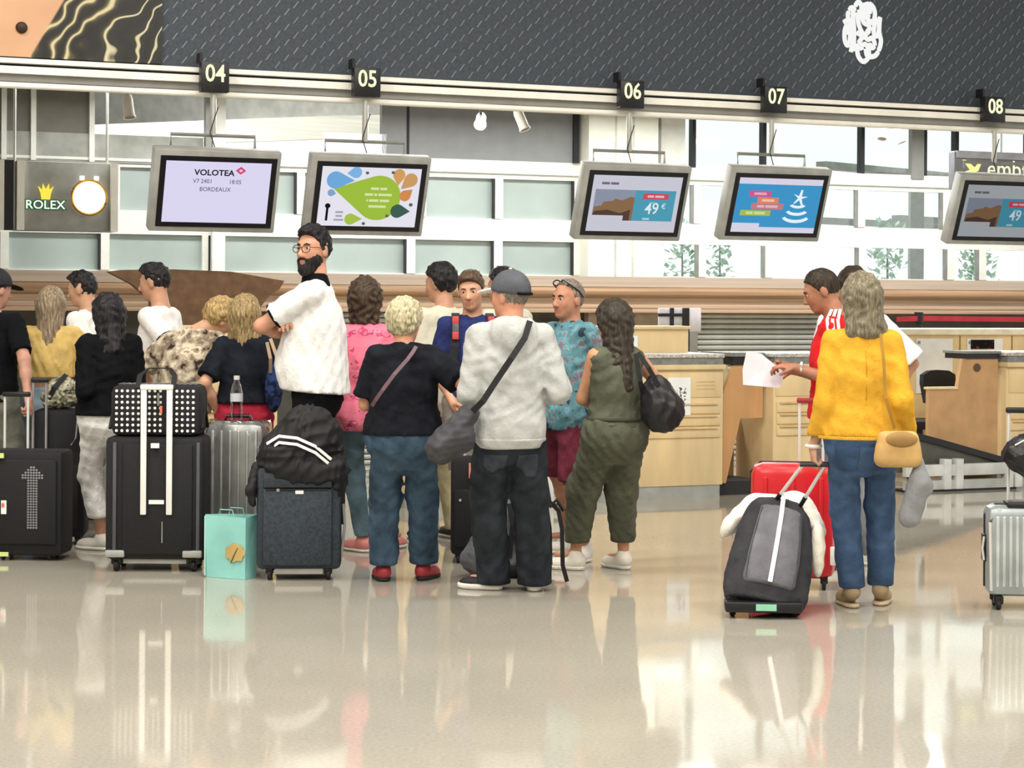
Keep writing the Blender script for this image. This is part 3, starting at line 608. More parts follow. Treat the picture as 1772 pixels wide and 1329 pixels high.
# second roller shutter behind the desk under sign 05, and a weighing frame beside it
u0, _ = uz(560, 560, VM + .15); u1, _ = uz(790, 560, VM + .15)
sh = wthing('roller_shutter', 'grey corrugated roller shutter seen behind the pink tunic', 'shutter', u0, VM + .15)
m = MB(); m.rbox((0, 0, 0), (u1 - u0, .05, .05), .022, 2); sl = m.build('slat', m_slat, sh, True)
for k in range(1, 27):
    o = bpy.data.objects.new('slat', sl.data); C.objects.link(o); o.parent = sh; o.location = (0, 0, k * .0535)
box('shutter_backing', (0, .03, 0), (u1 - u0, .05, 1.445), m_grey, sh)
uc0, _ = wu(870, 850, VC - .1); uc1, _ = wu(1005, 850, VC - .1)
cv = wthing('weighing_frame', 'white low weighing frame left of the maple desk under sign 06', 'frame', uc0, VC - .1); L = uc1 - uc0
mw_ = plain('white_weigh_frame', 'd5d8d6', .4)
box('frame_rail', (0, -.1, .13), (L, -.04, .225), mw_, cv, .004); box('frame_foot_rail', (0, -.1, .02), (L - .05, -.05, .095), plain('pale_frame_grey', 'b6b9b6', .4), cv); box('belt', (0, -.02, .12), (L, .9, .2), plain('dark_rubber_belt', '54554f', .7, var=.1), cv)
for k, uu in enumerate((.05, .3, L - .1)): box('frame_post', (uu, -.12, .0), (uu + .07, -.04, .27 if k else .14), mw_, cv, .004)
# ================================================================== SOFT BODIES: implicit shapes turned into meshes
f32 = np.float32
class Grid:
    def __init__(s, lo, hi, h):
        lo, hi = np.asarray(lo, float), np.asarray(hi, float); s.h = h; s.lo = lo; s.n = np.maximum(((hi - lo) / h).astype(int) + 2, 4)
        s.ax = [(lo[i] + h * np.arange(s.n[i])).astype(f32) for i in range(3)]; s.F = np.full(s.n, .09, f32)
    def sl(s, lo, hi):
        r = []
        for i in range(3):
            a = max(0, int(math.floor((lo[i] - s.lo[i]) / s.h))); b = min(s.n[i], int(math.ceil((hi[i] - s.lo[i]) / s.h)) + 1)
            if b <= a: return None
            r.append(slice(a, b))
        return tuple(r)
    def pts(s, sl=None):
        sl = sl or (slice(None),) * 3
        return s.ax[0][sl[0]][:, None, None], s.ax[1][sl[1]][None, :, None], s.ax[2][sl[2]][None, None, :]
    def apply(s, prim):
        fn, lo, hi, k, mode = prim
        sl = s.sl(np.asarray(lo) - .1, np.asarray(hi) + .1)
        if sl is None: return
        d = fn(*s.pts(sl)).astype(f32); a = s.F[sl]
        if mode == 'u':
            if k > 0: q = np.maximum(k - np.abs(a - d), 0) / k; s.F[sl] = np.minimum(a, d) - q * q * k * .25
            else: s.F[sl] = np.minimum(a, d)
        elif mode == 's':
            d = -d
            if k > 0: q = np.maximum(k - np.abs(a - d), 0) / k; s.F[sl] = np.maximum(a, d) + q * q * k * .25
            else: s.F[sl] = np.maximum(a, d)
    def net(s):
        F = s.F; sg = F < 0; n = s.n
        c = np.zeros(n - 1, bool); al = np.ones(n - 1, bool)
        for i in (0, 1):
            for j in (0, 1):
                for k in (0, 1):
                    q = sg[i:n[0] - 1 + i, j:n[1] - 1 + j, k:n[2] - 1 + k]; c |= q; al &= q
        act = c & ~al; ids = np.argwhere(act); m = len(ids)
        if m == 0: return np.zeros((0, 3)), np.zeros((0, 4), int)
        idx = np.full(n - 1, -1, np.int32); idx[act] = np.arange(m); acc = np.zeros((m, 3)); cnt = np.zeros(m)
        cor = {}
        for i in (0, 1):
            for j in (0, 1):
                for k in (0, 1): cor[i, j, k] = F[ids[:, 0] + i, ids[:, 1] + j, ids[:, 2] + k]
        for ax in range(3):
            for p in (0, 1):
                for q in (0, 1):
                    A = [0, 0, 0]; o = [x for x in range(3) if x != ax]; A[o[0]] = p; A[o[1]] = q; B = list(A); B[ax] = 1
                    fa, fb = cor[tuple(A)], cor[tuple(B)]; mk = (fa < 0) != (fb < 0)
                    t = np.where(mk, fa / np.where(mk, fa - fb, 1), 0); P = np.zeros((m, 3)); P[:] = A; P[:, ax] = t
                    acc[mk] += P[mk]; cnt[mk] += 1
        V = (ids + acc / cnt[:, None]) * s.h + s.lo; Q = []
        for ax in range(3):
            o = [x for x in range(3) if x != ax]
            a = [slice(None)] * 3; b = [slice(None)] * 3; a[ax] = slice(0, n[ax] - 1); b[ax] = slice(1, n[ax])
            for x in o: a[x] = slice(1, n[x] - 1); b[x] = slice(1, n[x] - 1)
            s0, s1 = sg[tuple(a)], sg[tuple(b)]; e = np.argwhere(s0 != s1)
            if len(e) == 0: continue
            fl = s0[tuple(e.T)]; e[:, o[0]] += 1; e[:, o[1]] += 1
            def g(d0, d1): w_ = e.copy(); w_[:, o[0]] -= d0; w_[:, o[1]] -= d1; return idx[tuple(w_.T)]
            q = np.stack([g(1, 1), g(0, 1), g(0, 0), g(1, 0)], 1)
            if ax == 1: fl = ~fl
            q[~fl] = q[~fl][:, ::-1]; Q.append(q)
        Q = np.concatenate(Q) if Q else np.zeros((0, 4), int)
        return V, Q[(Q >= 0).all(1)]
A3 = lambda p: np.asarray(tuple(p), float)
def cap(a, b, ra, rb, k=.03, cut=None, flat=None, mode='u'):
    """tapered limb from a to b; cut: the end at b is cut square"""
    a, b = A3(a), A3(b); ab = b - a; L2 = max(float(ab @ ab), 1e-9); L = math.sqrt(L2)
    def fn(X, Y, Z):
        px, py, pz = X - a[0], Y - a[1], Z - a[2]; tr = (px * ab[0] + py * ab[1] + pz * ab[2]) / L2; t = np.clip(tr, 0, 1)
        d = np.sqrt((px - t * ab[0]) ** 2 + (py - t * ab[1]) ** 2 + (pz - t * ab[2]) ** 2) - (ra + (rb - ra) * t)
        if cut: d = np.maximum(d, (tr - 1) * L)
        return d
    r = max(ra, rb); return (fn, np.minimum(a, b) - r, np.maximum(a, b) + r, k, mode)
def ell(c, r, k=.02, R=None, mode='u'):
    c, r = A3(c), A3(r)
    def fn(X, Y, Z):
        px, py, pz = X - c[0], Y - c[1], Z - c[2]
        if R is not None: px, py, pz = (px * R[0, 0] + py * R[1, 0] + pz * R[2, 0], px * R[0, 1] + py * R[1, 1] + pz * R[2, 1], px * R[0, 2] + py * R[1, 2] + pz * R[2, 2])
        k0 = np.sqrt((px / r[0]) ** 2 + (py / r[1]) ** 2 + (pz / r[2]) ** 2); k1 = np.sqrt((px / r[0] ** 2) ** 2 + (py / r[1] ** 2) ** 2 + (pz / r[2] ** 2) ** 2)
        return k0 * (k0 - 1) / np.maximum(k1, 1e-6)
    m = float(r.max()) if R is not None else r; return (fn, c - m, c + m, k, mode)
def smooth_interp(zs_, vs_):
    g = np.linspace(zs_[0], zs_[-1], 80); v = np.interp(g, zs_, vs_); kx = np.ones(9) / 9
    v = np.convolve(np.pad(v, 4, mode='edge'), kx, 'valid'); return lambda Z: np.interp(Z, g, v)
def col(zs_, a_, b_, cx, cy, k=.04, mode='u', bot=True):
    """upright column of oval section; cx, cy: centre at every height"""
    fa, fb, fx, fy = [smooth_interp(zs_, q) for q in (a_, b_, cx, cy)]; z0, z1 = zs_[0], zs_[-1]
    def fn(X, Y, Z):
        a, b = fa(Z), fb(Z); d = (np.sqrt(((X - fx(Z)) / a) ** 2 + ((Y - fy(Z)) / b) ** 2) - 1) * np.minimum(a, b)
        return np.maximum(np.maximum(d, Z - z1), z0 - Z)
    m = max(max(a_), max(b_)); return (fn, (min(cx) - m, min(cy) - m, z0), (max(cx) + m, max(cy) + m, z1), k, mode)
def wrinkle(seed, amp, fr=34, vs=.6):
    rg = np.random.RandomState(seed); W_ = [(rg.normal(0, fr, 3) * (1, 1, vs), rg.uniform(0, 6.3), rg.normal(0, fr * .4, 3), rg.uniform(0, 6.3)) for _ in range(4)]
    def fn(X, Y, Z):
        o = 0
        for k, p, k2, p2 in W_:
            q = np.sin(k[0] * X + k[1] * Y + k[2] * Z + p + 1.6 * np.sin(k2[0] * X + k2[1] * Y + k2[2] * Z + p2)); o = o + 1.3 * np.abs(q) - .8
        return o * (amp / 2.2)
    return fn
def sculpt(prims, h, wr=None, clips=(), pad=.03, lo=None, hi=None):
    us_ = [p for p in prims if p[4] == 'u']
    lo = np.min([p[1] for p in us_], 0) - pad if lo is None else lo; hi = np.max([p[2] for p in us_], 0) + pad if hi is None else hi
    g = Grid(lo, hi, h)
    for p in prims: g.apply(p)
    X, Y, Z = g.pts()
    if wr is not None: g.F = (g.F + wr(X, Y, Z)).astype(f32)
    for c in clips: g.F = np.maximum(g.F, c(X, Y, Z)).astype(f32)
    return g.net()
def soft(name, prims, h, mat, parent, wr=None, clips=(), **kw):
    V, Q = sculpt(prims, h, wr, clips, **kw); me = nmesh(name, V, Q); return link(name, me, mat, parent, True)
def rotm(yaw, pitch=0, tilt=0):
    return np.array((Matrix.Rotation(yaw, 3, 'Z') @ Matrix.Rotation(tilt, 3, 'Y') @ Matrix.Rotation(pitch, 3, 'X')))
def nrm(v): v = A3(v); return v / max(np.linalg.norm(v), 1e-9)
def ik(a, t, l1, l2, pole):
    a, t = A3(a), A3(t); d = t - a; L = np.linalg.norm(d)
    if L > (l1 + l2) * .995: t = a + d / L * (l1 + l2) * .995; d = t - a; L = np.linalg.norm(d)
    if L < abs(l1 - l2) + .02: L = abs(l1 - l2) + .02; t = a + nrm(d) * L; d = t - a
    u = d / L; x = (l1 * l1 - l2 * l2 + L * L) / (2 * L); p = A3(pole) - u * (A3(pole) @ u); p = nrm(p)
    return a + u * x + p * math.sqrt(max(l1 * l1 - x * x, 0)), t
m_eyew = plain('eye_white', 'cfc6bd', .3, var=.02); m_iris = plain('dark_iris', '2a1c14', .3)
class Person:
    def __init__(s, label, cx, D, H, yaw, sex='m', fat=1.0, skin='c9997a', head=(0, 0, 0), arms={}, feet={}, lean=(0, 0), sh=1.0, hdscale=1.0, hoff=(0, 0, 0), bare=False):
        s.D, s.H, s.yaw = D, H, rad(yaw); b = at(cx, HOR, D); s.base = Vector((b.x, D, 0)); s.o = thing('person', label, 'person', s.base, s.yaw)
        k = s.k = H / 1.7; s.sex = sex; s.fat = fat; s.lean = lean; s.seed = int(abs(cx) * 7 + D * 10)
        zs_ = np.array([.70, .76, .82, .9, 1.0, 1.08, 1.2, 1.3, 1.38]) * k; s.zs = zs_
        if sex == 'm': a = [.04, .11, .15, .163, .152, .148, .162, .16, .12]; b_ = [.03, .075, .105, .116, .106, .104, .116, .104, .065]
        else: a = [.04, .115, .162, .176, .15, .132, .142, .138, .1]; b_ = [.03, .075, .11, .12, .1, .094, .114, .096, .06]
        wt = np.array([1, 1, 1, 1, 1.1, 1.15, 1.05, 1, 1]); ff = 1 + (fat - 1) * wt; s.a = np.array(a) * ff * k ** .5; s.b = np.array(b_) * ff * k ** .5
        s.cxy = s.off(zs_)
        shw = (.16 if sex == 'm' else .138) * k * sh * (1 + (fat - 1) * .4); zsh = 1.372 * k; ox, oy = s.off(np.array([zsh]))[:, 0]
        s.sh = {'L': np.array([-shw + ox, oy, zsh]), 'R': np.array([shw + ox, oy, zsh])}; s.nb = np.array([ox, oy - .012, 1.42 * k])
        s.hip = {'L': np.array([-.085 * k, 0, .9 * k]), 'R': np.array([.085 * k, 0, .9 * k])}
        # head
        hs = s.hs = hdscale; hy, hp, ht = [rad(q) for q in head]; s.R = rotm(hy, hp, ht); s.hc = s.nb + np.array([0, .03, .0]) + s.R @ np.array([0, -.0, .165 * hs]) + np.array([0, 0, H - 1.42 * k - .28 * hs]) + A3(hoff); s.bare = bare
        # arms and legs
        s.el, s.wr, s.hd, s.pn = {}, {}, {}, {}; s.curl = {}
        for q, sx in (('L', -1), ('R', 1)):
            spec = arms.get(q, {}); wt_ = spec.get('w', s.sh[q] + np.array([sx * .06, .06, -.535 * k])); pole = spec.get('pole', (sx * .15, -1, -.3))
            s.el[q], s.wr[q] = ik(s.sh[q], wt_, .30 * k, .255 * k, pole); s.hd[q] = nrm(spec['dir']) if 'dir' in spec else nrm(s.wr[q] - s.el[q]); s.curl[q] = spec.get('curl', .35)
            pn = A3(spec.get('palm', (-sx, .2, 0))); pn = pn - s.hd[q] * (pn @ s.hd[q]); s.pn[q] = nrm(pn)
        s.kn, s.an, s.toe = {}, {}, {}
        for q, sx in (('L', -1), ('R', 1)):
            fp = feet.get(q, (sx * .1 * k, 0, sx * -8)); an = np.array([fp[0], fp[1], .085]); s.kn[q], s.an[q] = ik(s.hip[q], an, .43 * k, .42 * k, (sx * .1 + fp[2] * -.01, 1, 0))
            ta = rad(fp[2]); s.toe[q] = np.array([-sin(ta), cos(ta), 0])
        s.body(skin)
    def off(s, z):
        t = np.clip((np.asarray(z) - .9 * s.k) / (.5 * s.k), 0, 2); return np.array([t * s.lean[0], t * s.lean[1]])
    def px(s, x, y, dd=0):
        """pixel at this person's depth (plus dd) in the person's own frame"""
        p = at(x, y, s.D + dd) - s.base; c, q = cos(-s.yaw), sin(-s.yaw); return np.array([p.x * c - p.y * q, p.x * q + p.y * c, p.z])
    def hl(s, p): return s.hc + s.R @ (A3(p) * s.hs)
    def head_prims(s, grow=0):
        h = s.hs; E = lambda c, r, k=.02, m='u': ell(s.hl(c), A3(r) * h, k, s.R, m)
        P = [E((0, -.012, .02), (.076, .096, .095), .02), E((0, .028, -.05), (.057, .06, .066), .03), E((0, .062, -.095), (.024, .022, .02), .03), E((0, .06, -.02), (.055, .03, .045), .02)]
        P += [cap(s.hl((-.03, .073, .02)), s.hl((.03, .073, .02)), .014 * h, .014 * h, .02), cap(s.hl((0, .088, .006)), s.hl((0, .107, -.034)), .0065 * h, .0125 * h, .012), E((0, .098, -.04), (.018, .012, .009), .01)]
        P += [E((q * .031, .096, 0), (.015, .012, .009), .012, 's') for q in (-1, 1)]
        P += [E((0, .081, -.0665), (.023, .009, .006), .008), E((0, .0795, -.077), (.019, .009, .006), .008)]
        P += [E((q * .077, -.01, -.012), (.01, .021, .032), .008) for q in (-1, 1)]
        P.append(cap(s.hl((0, -.022, -.05)), s.nb + np.array([0, -.0, .0]), .05 * h * (1.08 if s.sex == 'm' else .92), .06 * (1.05 if s.sex == 'm' else .9), .03)); return P
    def hand(s, q):
        w_, d, n = s.wr[q], s.hd[q], s.pn[q]; sd = np.cross(n, d); hk = s.k * (1 if s.sex == 'm' else .92); sx = -1 if q == 'L' else 1
        tsd = sd * (1 if (np.cross(n, d) @ np.array([0, 1, 0])) >= 0 else -1); cu = s.curl[q]; P = []
        Rm = np.stack([tsd, n, d], 1); P.append(ell(w_ + d * .05 * hk, np.array([.038, .015, .052]) * hk, .015, Rm)); P.append(cap(w_ - d * .01, w_ + d * .03 * hk, .024 * hk, .022 * hk, .015))
        for i, (o, L) in enumerate(((.028, .07), (.0095, .078), (-.0095, .072), (-.028, .056))):
            p = w_ + d * (.09 - .004 * abs(i - 1)) * hk + tsd * o * hk; dd = d; a = cu * (1 + .12 * i)
            for j, (fl, r0, r1) in enumerate(((.45, .0092, .0085), (.32, .0085, .0078), (.23, .0078, .0068))):
                ang = a * (.7 if j == 0 else 1.0) * (j + 1) * .75; dd = d * cos(ang) + n * sin(ang); e = p + dd * L * fl * hk; P.append(cap(p, e, r0 * hk, r1 * hk, .006)); p = e
        b0 = w_ + d * .025 * hk + tsd * .03 * hk; b1 = b0 + (d * .6 + tsd * .6 + n * .35) * .038 * hk; b2 = b1 + (d * .85 + tsd * .1 + n * (.3 + .4 * cu)) * .034 * hk
        P += [cap(b0, b1, .013 * hk, .011 * hk, .012), cap(b1, b2, .011 * hk, .0085 * hk, .006)]; return P
    def limb_r(s): g = (1 + (s.fat - 1) * .6) * (1.0 if s.sex == 'm' else .9); return g
    def torso(s, ease=0.0, hem=0.0, zlo=None):
        e = np.interp(s.zs, [s.zs[0], s.zs[-1]], [hem, ease]); cx, cy = s.off(s.zs); return col(s.zs, s.a + e, s.b + e * .8, cx, cy, .05)
    def yoke(s, e=0.0):
        g = s.limb_r(); z = np.array([0, 0, 1.0]); n_ = s.nb
        return [cap(s.sh['L'] + (.015, 0, -.008), s.sh['R'] + (-.015, 0, -.008), .05 * g + e, .05 * g + e, .05)] + [cap(n_ - z * .03 * s.k, s.sh[q] * .75 + n_ * .25 - z * .022, .05 * g + e, .042 * g + e, .05) for q in 'LR']
    def body(s, skin):
        g = s.limb_r(); k = s.k; P = [s.torso(-.006, -.034)] + s.yoke(-.004); lg = 1.0 if s.bare else .86
        for q in 'LR':
            P += [cap(s.sh[q], s.el[q], .05 * g, .039 * g, .03), cap(s.el[q], s.el[q] * .6 + s.wr[q] * .4, .039 * g, .037 * g, .02), cap(s.el[q] * .6 + s.wr[q] * .4, s.wr[q], .037 * g, .025 * g, .02)]
            kn, an, hp = s.kn[q], s.an[q], s.hip[q]; cf = kn * .65 + an * .35 - s.toe[q] * .015
            P += [cap(hp, kn, .072 * g * lg, .053 * g * lg, .04), cap(kn, cf, .05 * g * lg, .052 * g * lg, .02), cap(cf, an, .052 * g * lg, .034, .02), cap(an - s.toe[q] * .015 - (0, 0, .045), an + s.toe[q] * .12 - (0, 0, .055), .024, .02, .02)]
        HP = s.head_prims(); P += HP; fine = [(np.min([p[1] for p in HP[:11]], 0) - .02, np.max([p[2] for p in HP[:11]], 0) + .02, .0065)]
        fine[0][0][2] = s.hl((0, 0, -.13))[2]
        for q in 'LR':
            hp = s.hand(q); P += hp; fine.append((np.min([p[1] for p in hp], 0) - .012, np.max([p[2] for p in hp], 0) + .012, .0055))
        VV, QQ, n = [], [], 0
        V, Q = sculpt(P, .015); ce = V[Q].mean(1); keep = np.ones(len(Q), bool)
        for lo, hi, h in fine: keep &= ~((ce > lo + .006) & (ce < hi - .006)).all(1)
        VV.append(V); QQ.append(Q[keep]); n = len(V)
        for lo, hi, h in fine: V, Q = sculpt(P, h, lo=lo, hi=hi); VV.append(V); QQ.append(Q + n); n += len(V)
        V = np.concatenate(VV); Q = np.concatenate(QQ); us_, inv = np.unique(Q, return_inverse=True); V = V[us_]; Q = inv.reshape(Q.shape)
        me = nmesh('body', V, Q); L = (V - s.hc) @ s.R / s.hs; tint = np.zeros((len(V), 4), f32)
        lip = (np.abs(L[:, 0]) < .027) & (L[:, 2] < -.06) & (L[:, 2] > -.085) & (L[:, 1] > .078); tint[lip] = (*lin('a8605a'), .65)
        ck = ((np.abs(np.abs(L[:, 0]) - .04) < .018) & (np.abs(L[:, 2] + .03) < .025) & (L[:, 1] > .05)); tint[ck] = (*lin('cf8672'), .28)
        ca = me.color_attributes.new('tint', 'FLOAT_COLOR', 'POINT'); ca.data.foreach_set('color', tint.ravel())
        link('body', me, skinmat('skin_' + skin, skin), s.o, True)
        for q in (-1, 1):
            e = MB(); M = Matrix.Translation(s.hl((q * .031, .0762, 0))) @ Matrix(s.R.tolist()).to_4x4() @ Matrix.Rotation(-PI / 2, 4, 'X')
            r = .0115 * s.hs; e.lathe([(r * sin(i * PI / 10), -r * cos(i * PI / 10)) for i in range(1, 10)], 12, M); eo = e.build('eye', m_eyew, s.o, True)
            i_ = MB(); i_.lathe([(.0066 * s.hs, r * .7), (.006 * s.hs, r * .95), (.002, r * 1.05)], 10, M); i_.build('iris', m_iris, eo, True)
    def brows(s, mat, r=.0045):
        for q in (-1, 1): MB().tube([s.hl((q * .014, .0895, .017)), s.hl((q * .03, .0895, .022)), s.hl((q * .046, .078, .018))], [r, r * 1.15, r * .6], 6).build('eyebrow', mat, s.o, True)
    def hair(s, mat, style='short', vol=.012, L=.0, line=None, amp=.003, fr=70, bald=0, back=.0, wid=.0, top=0, side=None):
        h = s.hs; zf = [-.2, -.105, -.085, -.05, -.015, .03, .055, .075, .13]
        yf = line or [-.3, -.3, -.06, -.03, .0, .03, .05, .076, .2]
        sd_ = vol if side is None else side
        P = [ell(s.hl((0, -.014, .022 + vol * .35)), (A3((.077, .097, .095)) + (sd_, vol, vol)) * h, .01, s.R)]
        if top: P.append(ell(s.hl((0, .012, .075)), A3((.062 + sd_, .088, .042 + top)) * h, .02, s.R))
        if style in ('long', 'bob'):
            zb = L; bx = .062 + wid
            P += [cap(s.hl((q * .05, -.03, .0)), s.hl((q * bx, -.03 - back, zb)), .048 * h, .034 * h, .04) for q in (-1, 1)] + [cap(s.hl((0, -.06, .0)), s.hl((0, -.065 - back, zb)), .06 * h, .045 * h, .05)]
            yf = line or [-.02, -.02, -.01, .0, .0, .02, .05, .078, .2]
        if style == 'pony': P += [cap(s.hl((0, -.1, .03)), s.hl((.01, -.125, -.04)), .03, .035, .03), cap(s.hl((.01, -.125, -.04)), s.hl((.02, -.11, L)), .035, .015, .03)]
        R, c = s.R, s.hc
        def loc(X, Y, Z):
            px, py, pz = X - c[0], Y - c[1], Z - c[2]; return [(px * R[0, i] + py * R[1, i] + pz * R[2, i]) / h for i in range(3)]
        def cut(X, Y, Z): x, y, z = loc(X, Y, Z); return (y - np.interp(z, zf, yf)) * .7
        rg = np.random.RandomState(s.seed + 3)
        pz_ = rg.uniform(0, 6, 3)
        def strands(X, Y, Z):
            x, y, z = loc(X, Y, Z); th = np.arctan2(x, -y)
            if amp < .0045: return amp * (np.sin(th * 26 + 3 * np.sin(z * 30 + pz_[0]) + pz_[1]) + .6 * np.sin(th * 47 + 9 * z + pz_[2]))
            return amp * (np.sin(x * fr + 2 * np.sin(z * fr * .6)) * np.sin(y * fr + pz_[0]) * np.sin(z * fr + pz_[1]) * 1.8)
        clips = [cut]
        if style in ('long', 'bob'): clips.append(lambda X, Y, Z: (L - .03 + .012 * np.sin(60 * X) * np.sin(47 * Y + 1)) * h + c[2] - Z)
        return soft('hair', P, .008, mat, s.o, strands, clips)
    def beard(s, mat):
        h = s.hs; E = lambda c, r, k=.02, m='u': ell(s.hl(c), A3(r) * h, k, s.R, m); R, c = s.R, s.hc
        P = [E((0, .016, -.055), (.0665, .083, .076), .01), E((0, .055, -.118), (.042, .04, .034), .04)]
        def cut(X, Y, Z):
            px, py, pz = X - c[0], Y - c[1], Z - c[2]; x, y, z = [(px * R[0, i] + py * R[1, i] + pz * R[2, i]) / h for i in range(3)]
            up = z - np.interp(np.abs(x), [0, .018, .03, .045, .07], [-.05, -.05, -.058, -.05, -.0]); mouth = .9 - np.sqrt((x / .024) ** 2 + ((z + .074) / .015) ** 2)
            return np.maximum(np.maximum(up * .7, np.where(y > .05, mouth * .015, -1)), (-.02 - y))
        return soft('beard', P, .007, mat, s.o, wrinkle(s.seed, .004, 140, 1), [cut])
    def shirt(s, mat, hem, sleeve='short', ease=.012, flare=.03, name='shirt', wr=.006, tilt=(0, 0), seed=0, neck=0, belly=0, slim=1.0, slr=.018, st=.62, bulge=None):
        """hem: height of the lower edge; sleeve: none / short / long / three"""
        s.hem = hem; g = s.limb_r(); k = s.k; zs_ = np.concatenate([[hem - .05], s.zs[s.zs > hem + .03]]); a = np.interp(zs_, s.zs, s.a); b = np.interp(zs_, s.zs, s.b)
        e = np.interp(zs_, [zs_[0], 1.0 * k + .0, zs_[-1]], [flare, (flare + ease) / 2 * slim, ease]); cx, cy = s.off(zs_)
        mid = np.exp(-((zs_ - 1.02 * k) / .16) ** 2) * belly
        P = [col(zs_, a + e, b + e + mid, cx, cy + mid * .7, .05)] + s.yoke(ease * .8); s.slv = {}
        for q in 'LR':
            if sleeve == 'none': continue
            end = s.sh[q] + (s.el[q] - s.sh[q]) * st
            if sleeve == 'short': P.append(cap(s.sh[q], end, .052 * g + ease, .047 * g + slr, .014, True)); s.slv[q] = (end, nrm(s.el[q] - s.sh[q]), .047 * g + slr)
            else:
                t_ = .93 if sleeve == 'long' else .6; e2 = s.el[q] + (s.wr[q] - s.el[q]) * t_
                P += [cap(s.sh[q], s.el[q], .052 * g + ease, .043 * g + slr * .8, .014), cap(s.el[q], e2, .043 * g + slr * .8, .03 * g + slr * .7, .014, True)]; s.slv[q] = (e2, nrm(s.wr[q] - s.el[q]), .03 * g + slr * .7)
        if bulge: P += bulge
        tx, ty = tilt; s._shirt = (P, wrinkle(s.seed + seed, wr, 33, .7))
        return soft(name, P, .0115, mat, s.o, wrinkle(s.seed + seed, wr, 33, .7), [lambda X, Y, Z: hem + tx * X + ty * Y - Z])
    def cuffs(s, mat, w_=.02):
        for q in s.slv:
            e, d, r = s.slv[q]; soft('cuff', [cap(e - d * w_, e + d * .004, r * 1.04, r * 1.03, 0, True)], .008, mat, s.o, None, [lambda X, Y, Z, e=e, d=d: -((X - e[0]) * d[0] + (Y - e[1]) * d[1] + (Z - e[2]) * d[2]) - w_])
    def collar(s, mat, h=.035, r=.066, fold=True):
        c = s.nb + (0, .012, .0); ax = nrm(s.hl((0, -.022, -.06)) - s.nb)
        P = [cap(c - ax * .05, c + ax * h, r * 1.3, r * .98, .01, True)]
        return soft('collar', P, .009, mat, s.o, None, [lambda X, Y, Z: -((X - c[0]) * ax[0] + (Y - c[1]) * ax[1] + (Z - c[2]) * ax[2]) - .03])
    def pants(s, mat, hemz=.06, top=None, th=.02, hm=.03, knee=None, name='trousers', wr=.006, short=None, seed=5, hipe=.014, crotch=.0):
        """trousers hanging on the legs; short: cut the legs at this height"""
        g = s.limb_r(); top = top or min(1.02 * s.k, getattr(s, 'hem', 9) + .05); zs_ = s.zs[s.zs < top + .1]; cx, cy = s.off(zs_); a = np.interp(zs_, s.zs, s.a) + hipe; b = np.interp(zs_, s.zs, s.b) + hipe * .8
        P = [col(zs_, a, b, cx, cy, .04)]; kr = .053 * g + (knee if knee is not None else (th + hm) / 2)
        for q in 'LR':
            hp, kn, an = s.hip[q], s.kn[q], s.an[q]; P.append(cap(hp, kn, .086 * g + th * .6, kr, .03)); dn = nrm(an - kn); e = an - (0, 0, an[2] - hemz) if False else kn + dn * max((kn[2] - hemz) / max(-dn[2], .2), .02)
            if short is None: P.append(cap(kn, e, kr, .036 * g + hm, .03, True))
        cz = short if short is not None else hemz; s._pants = (P, wrinkle(s.seed + seed, wr, 26, .8))
        return soft(name, P, .0125, mat, s.o, wrinkle(s.seed + seed, wr, 26, .8), [lambda X, Y, Z: cz - Z, lambda X, Y, Z: Z - top])
    def patch(s, name, src, mat, x0, x1, z0, z1, off=.005, side=-1):
        """a piece of cloth sewn on a garment (pocket, hem band, fold strip): the garment's own surface, slightly proud, within the given box"""
        P, w_ = src; cy = float(s.off(np.array([(z0 + z1) / 2]))[1, 0])
        cl = [lambda X, Y, Z: np.maximum(np.maximum(x0 - X, X - x1), np.maximum(z0 - Z, Z - z1))]
        if side: cl.append(lambda X, Y, Z: (cy - Y) * side)
        U = [p for p in P if p[4] == 'u']; lo = np.min([p[1] for p in U], 0) - .03; hi = np.max([p[2] for p in U], 0) + .03
        lo[0], hi[0], lo[2], hi[2] = max(lo[0], x0 - .03), min(hi[0], x1 + .03), z0 - .03, z1 + .03
        soft(name, P, .009, mat, s.o, lambda X, Y, Z: w_(X, Y, Z) - off, cl, lo=lo, hi=hi)
    def shoes(s, mat, solem, heel=0, L=.26, h=.07, sole=.022, name='shoe'):
        for q in 'LR':
            an, t = s.an[q], s.toe[q]; a0 = np.array([an[0], an[1], 0]); L_ = L * s.k ** .7; R = np.stack([np.cross(t, (0, 0, 1)), t, (0, 0, 1)], 1)
            hz = heel
            P = [ell(a0 + t * .0 + (0, 0, .045 + hz), (.042, .058, h * .9), .02, R), ell(a0 + t * L_ * .38 + (0, 0, .03 + hz * .2), (.045, L_ * .36, .042), .03, R), cap(a0 - t * .02 + (0, 0, .06 + hz), a0 + (0, 0, h + .035 + hz), .036, .04, .02)]
            so = soft(name, P, .009, mat, s.o, None, [lambda X, Y, Z: sole * .8 - Z])
            P = [ell(a0 + t * .0 + (0, 0, sole), (.042, .056, sole * 2.2), .02, R), ell(a0 + t * L_ * .38 + (0, 0, sole), (.049, L_ * .4, sole * 2.2), .03, R)]
            c = [lambda X, Y, Z: .0015 - Z, lambda X, Y, Z: Z - sole]
            soft('sole', P, .009, solem, so, None, c)
    def glasses(s, mat):
        m = MB()
        for q in (-1, 1):
            m.tube([s.hl((q * .033 + .026 * cos(i * PI / 8), .104 - abs(q * .033 + .026 * cos(i * PI / 8)) * .12, -.004 + .02 * sin(i * PI / 8))) for i in range(16)], .0026, 5, True)
            m.tube([s.hl((q * .059, .098, .004)), s.hl((q * .08, .03, .005)), s.hl((q * .083, -.01, -.002))], .0024, 5)
        m.tube([s.hl((-.008, .104, .004)), s.hl((.008, .104, .004))], .0026, 5); m.build('eyeglasses', mat, s.o, True)
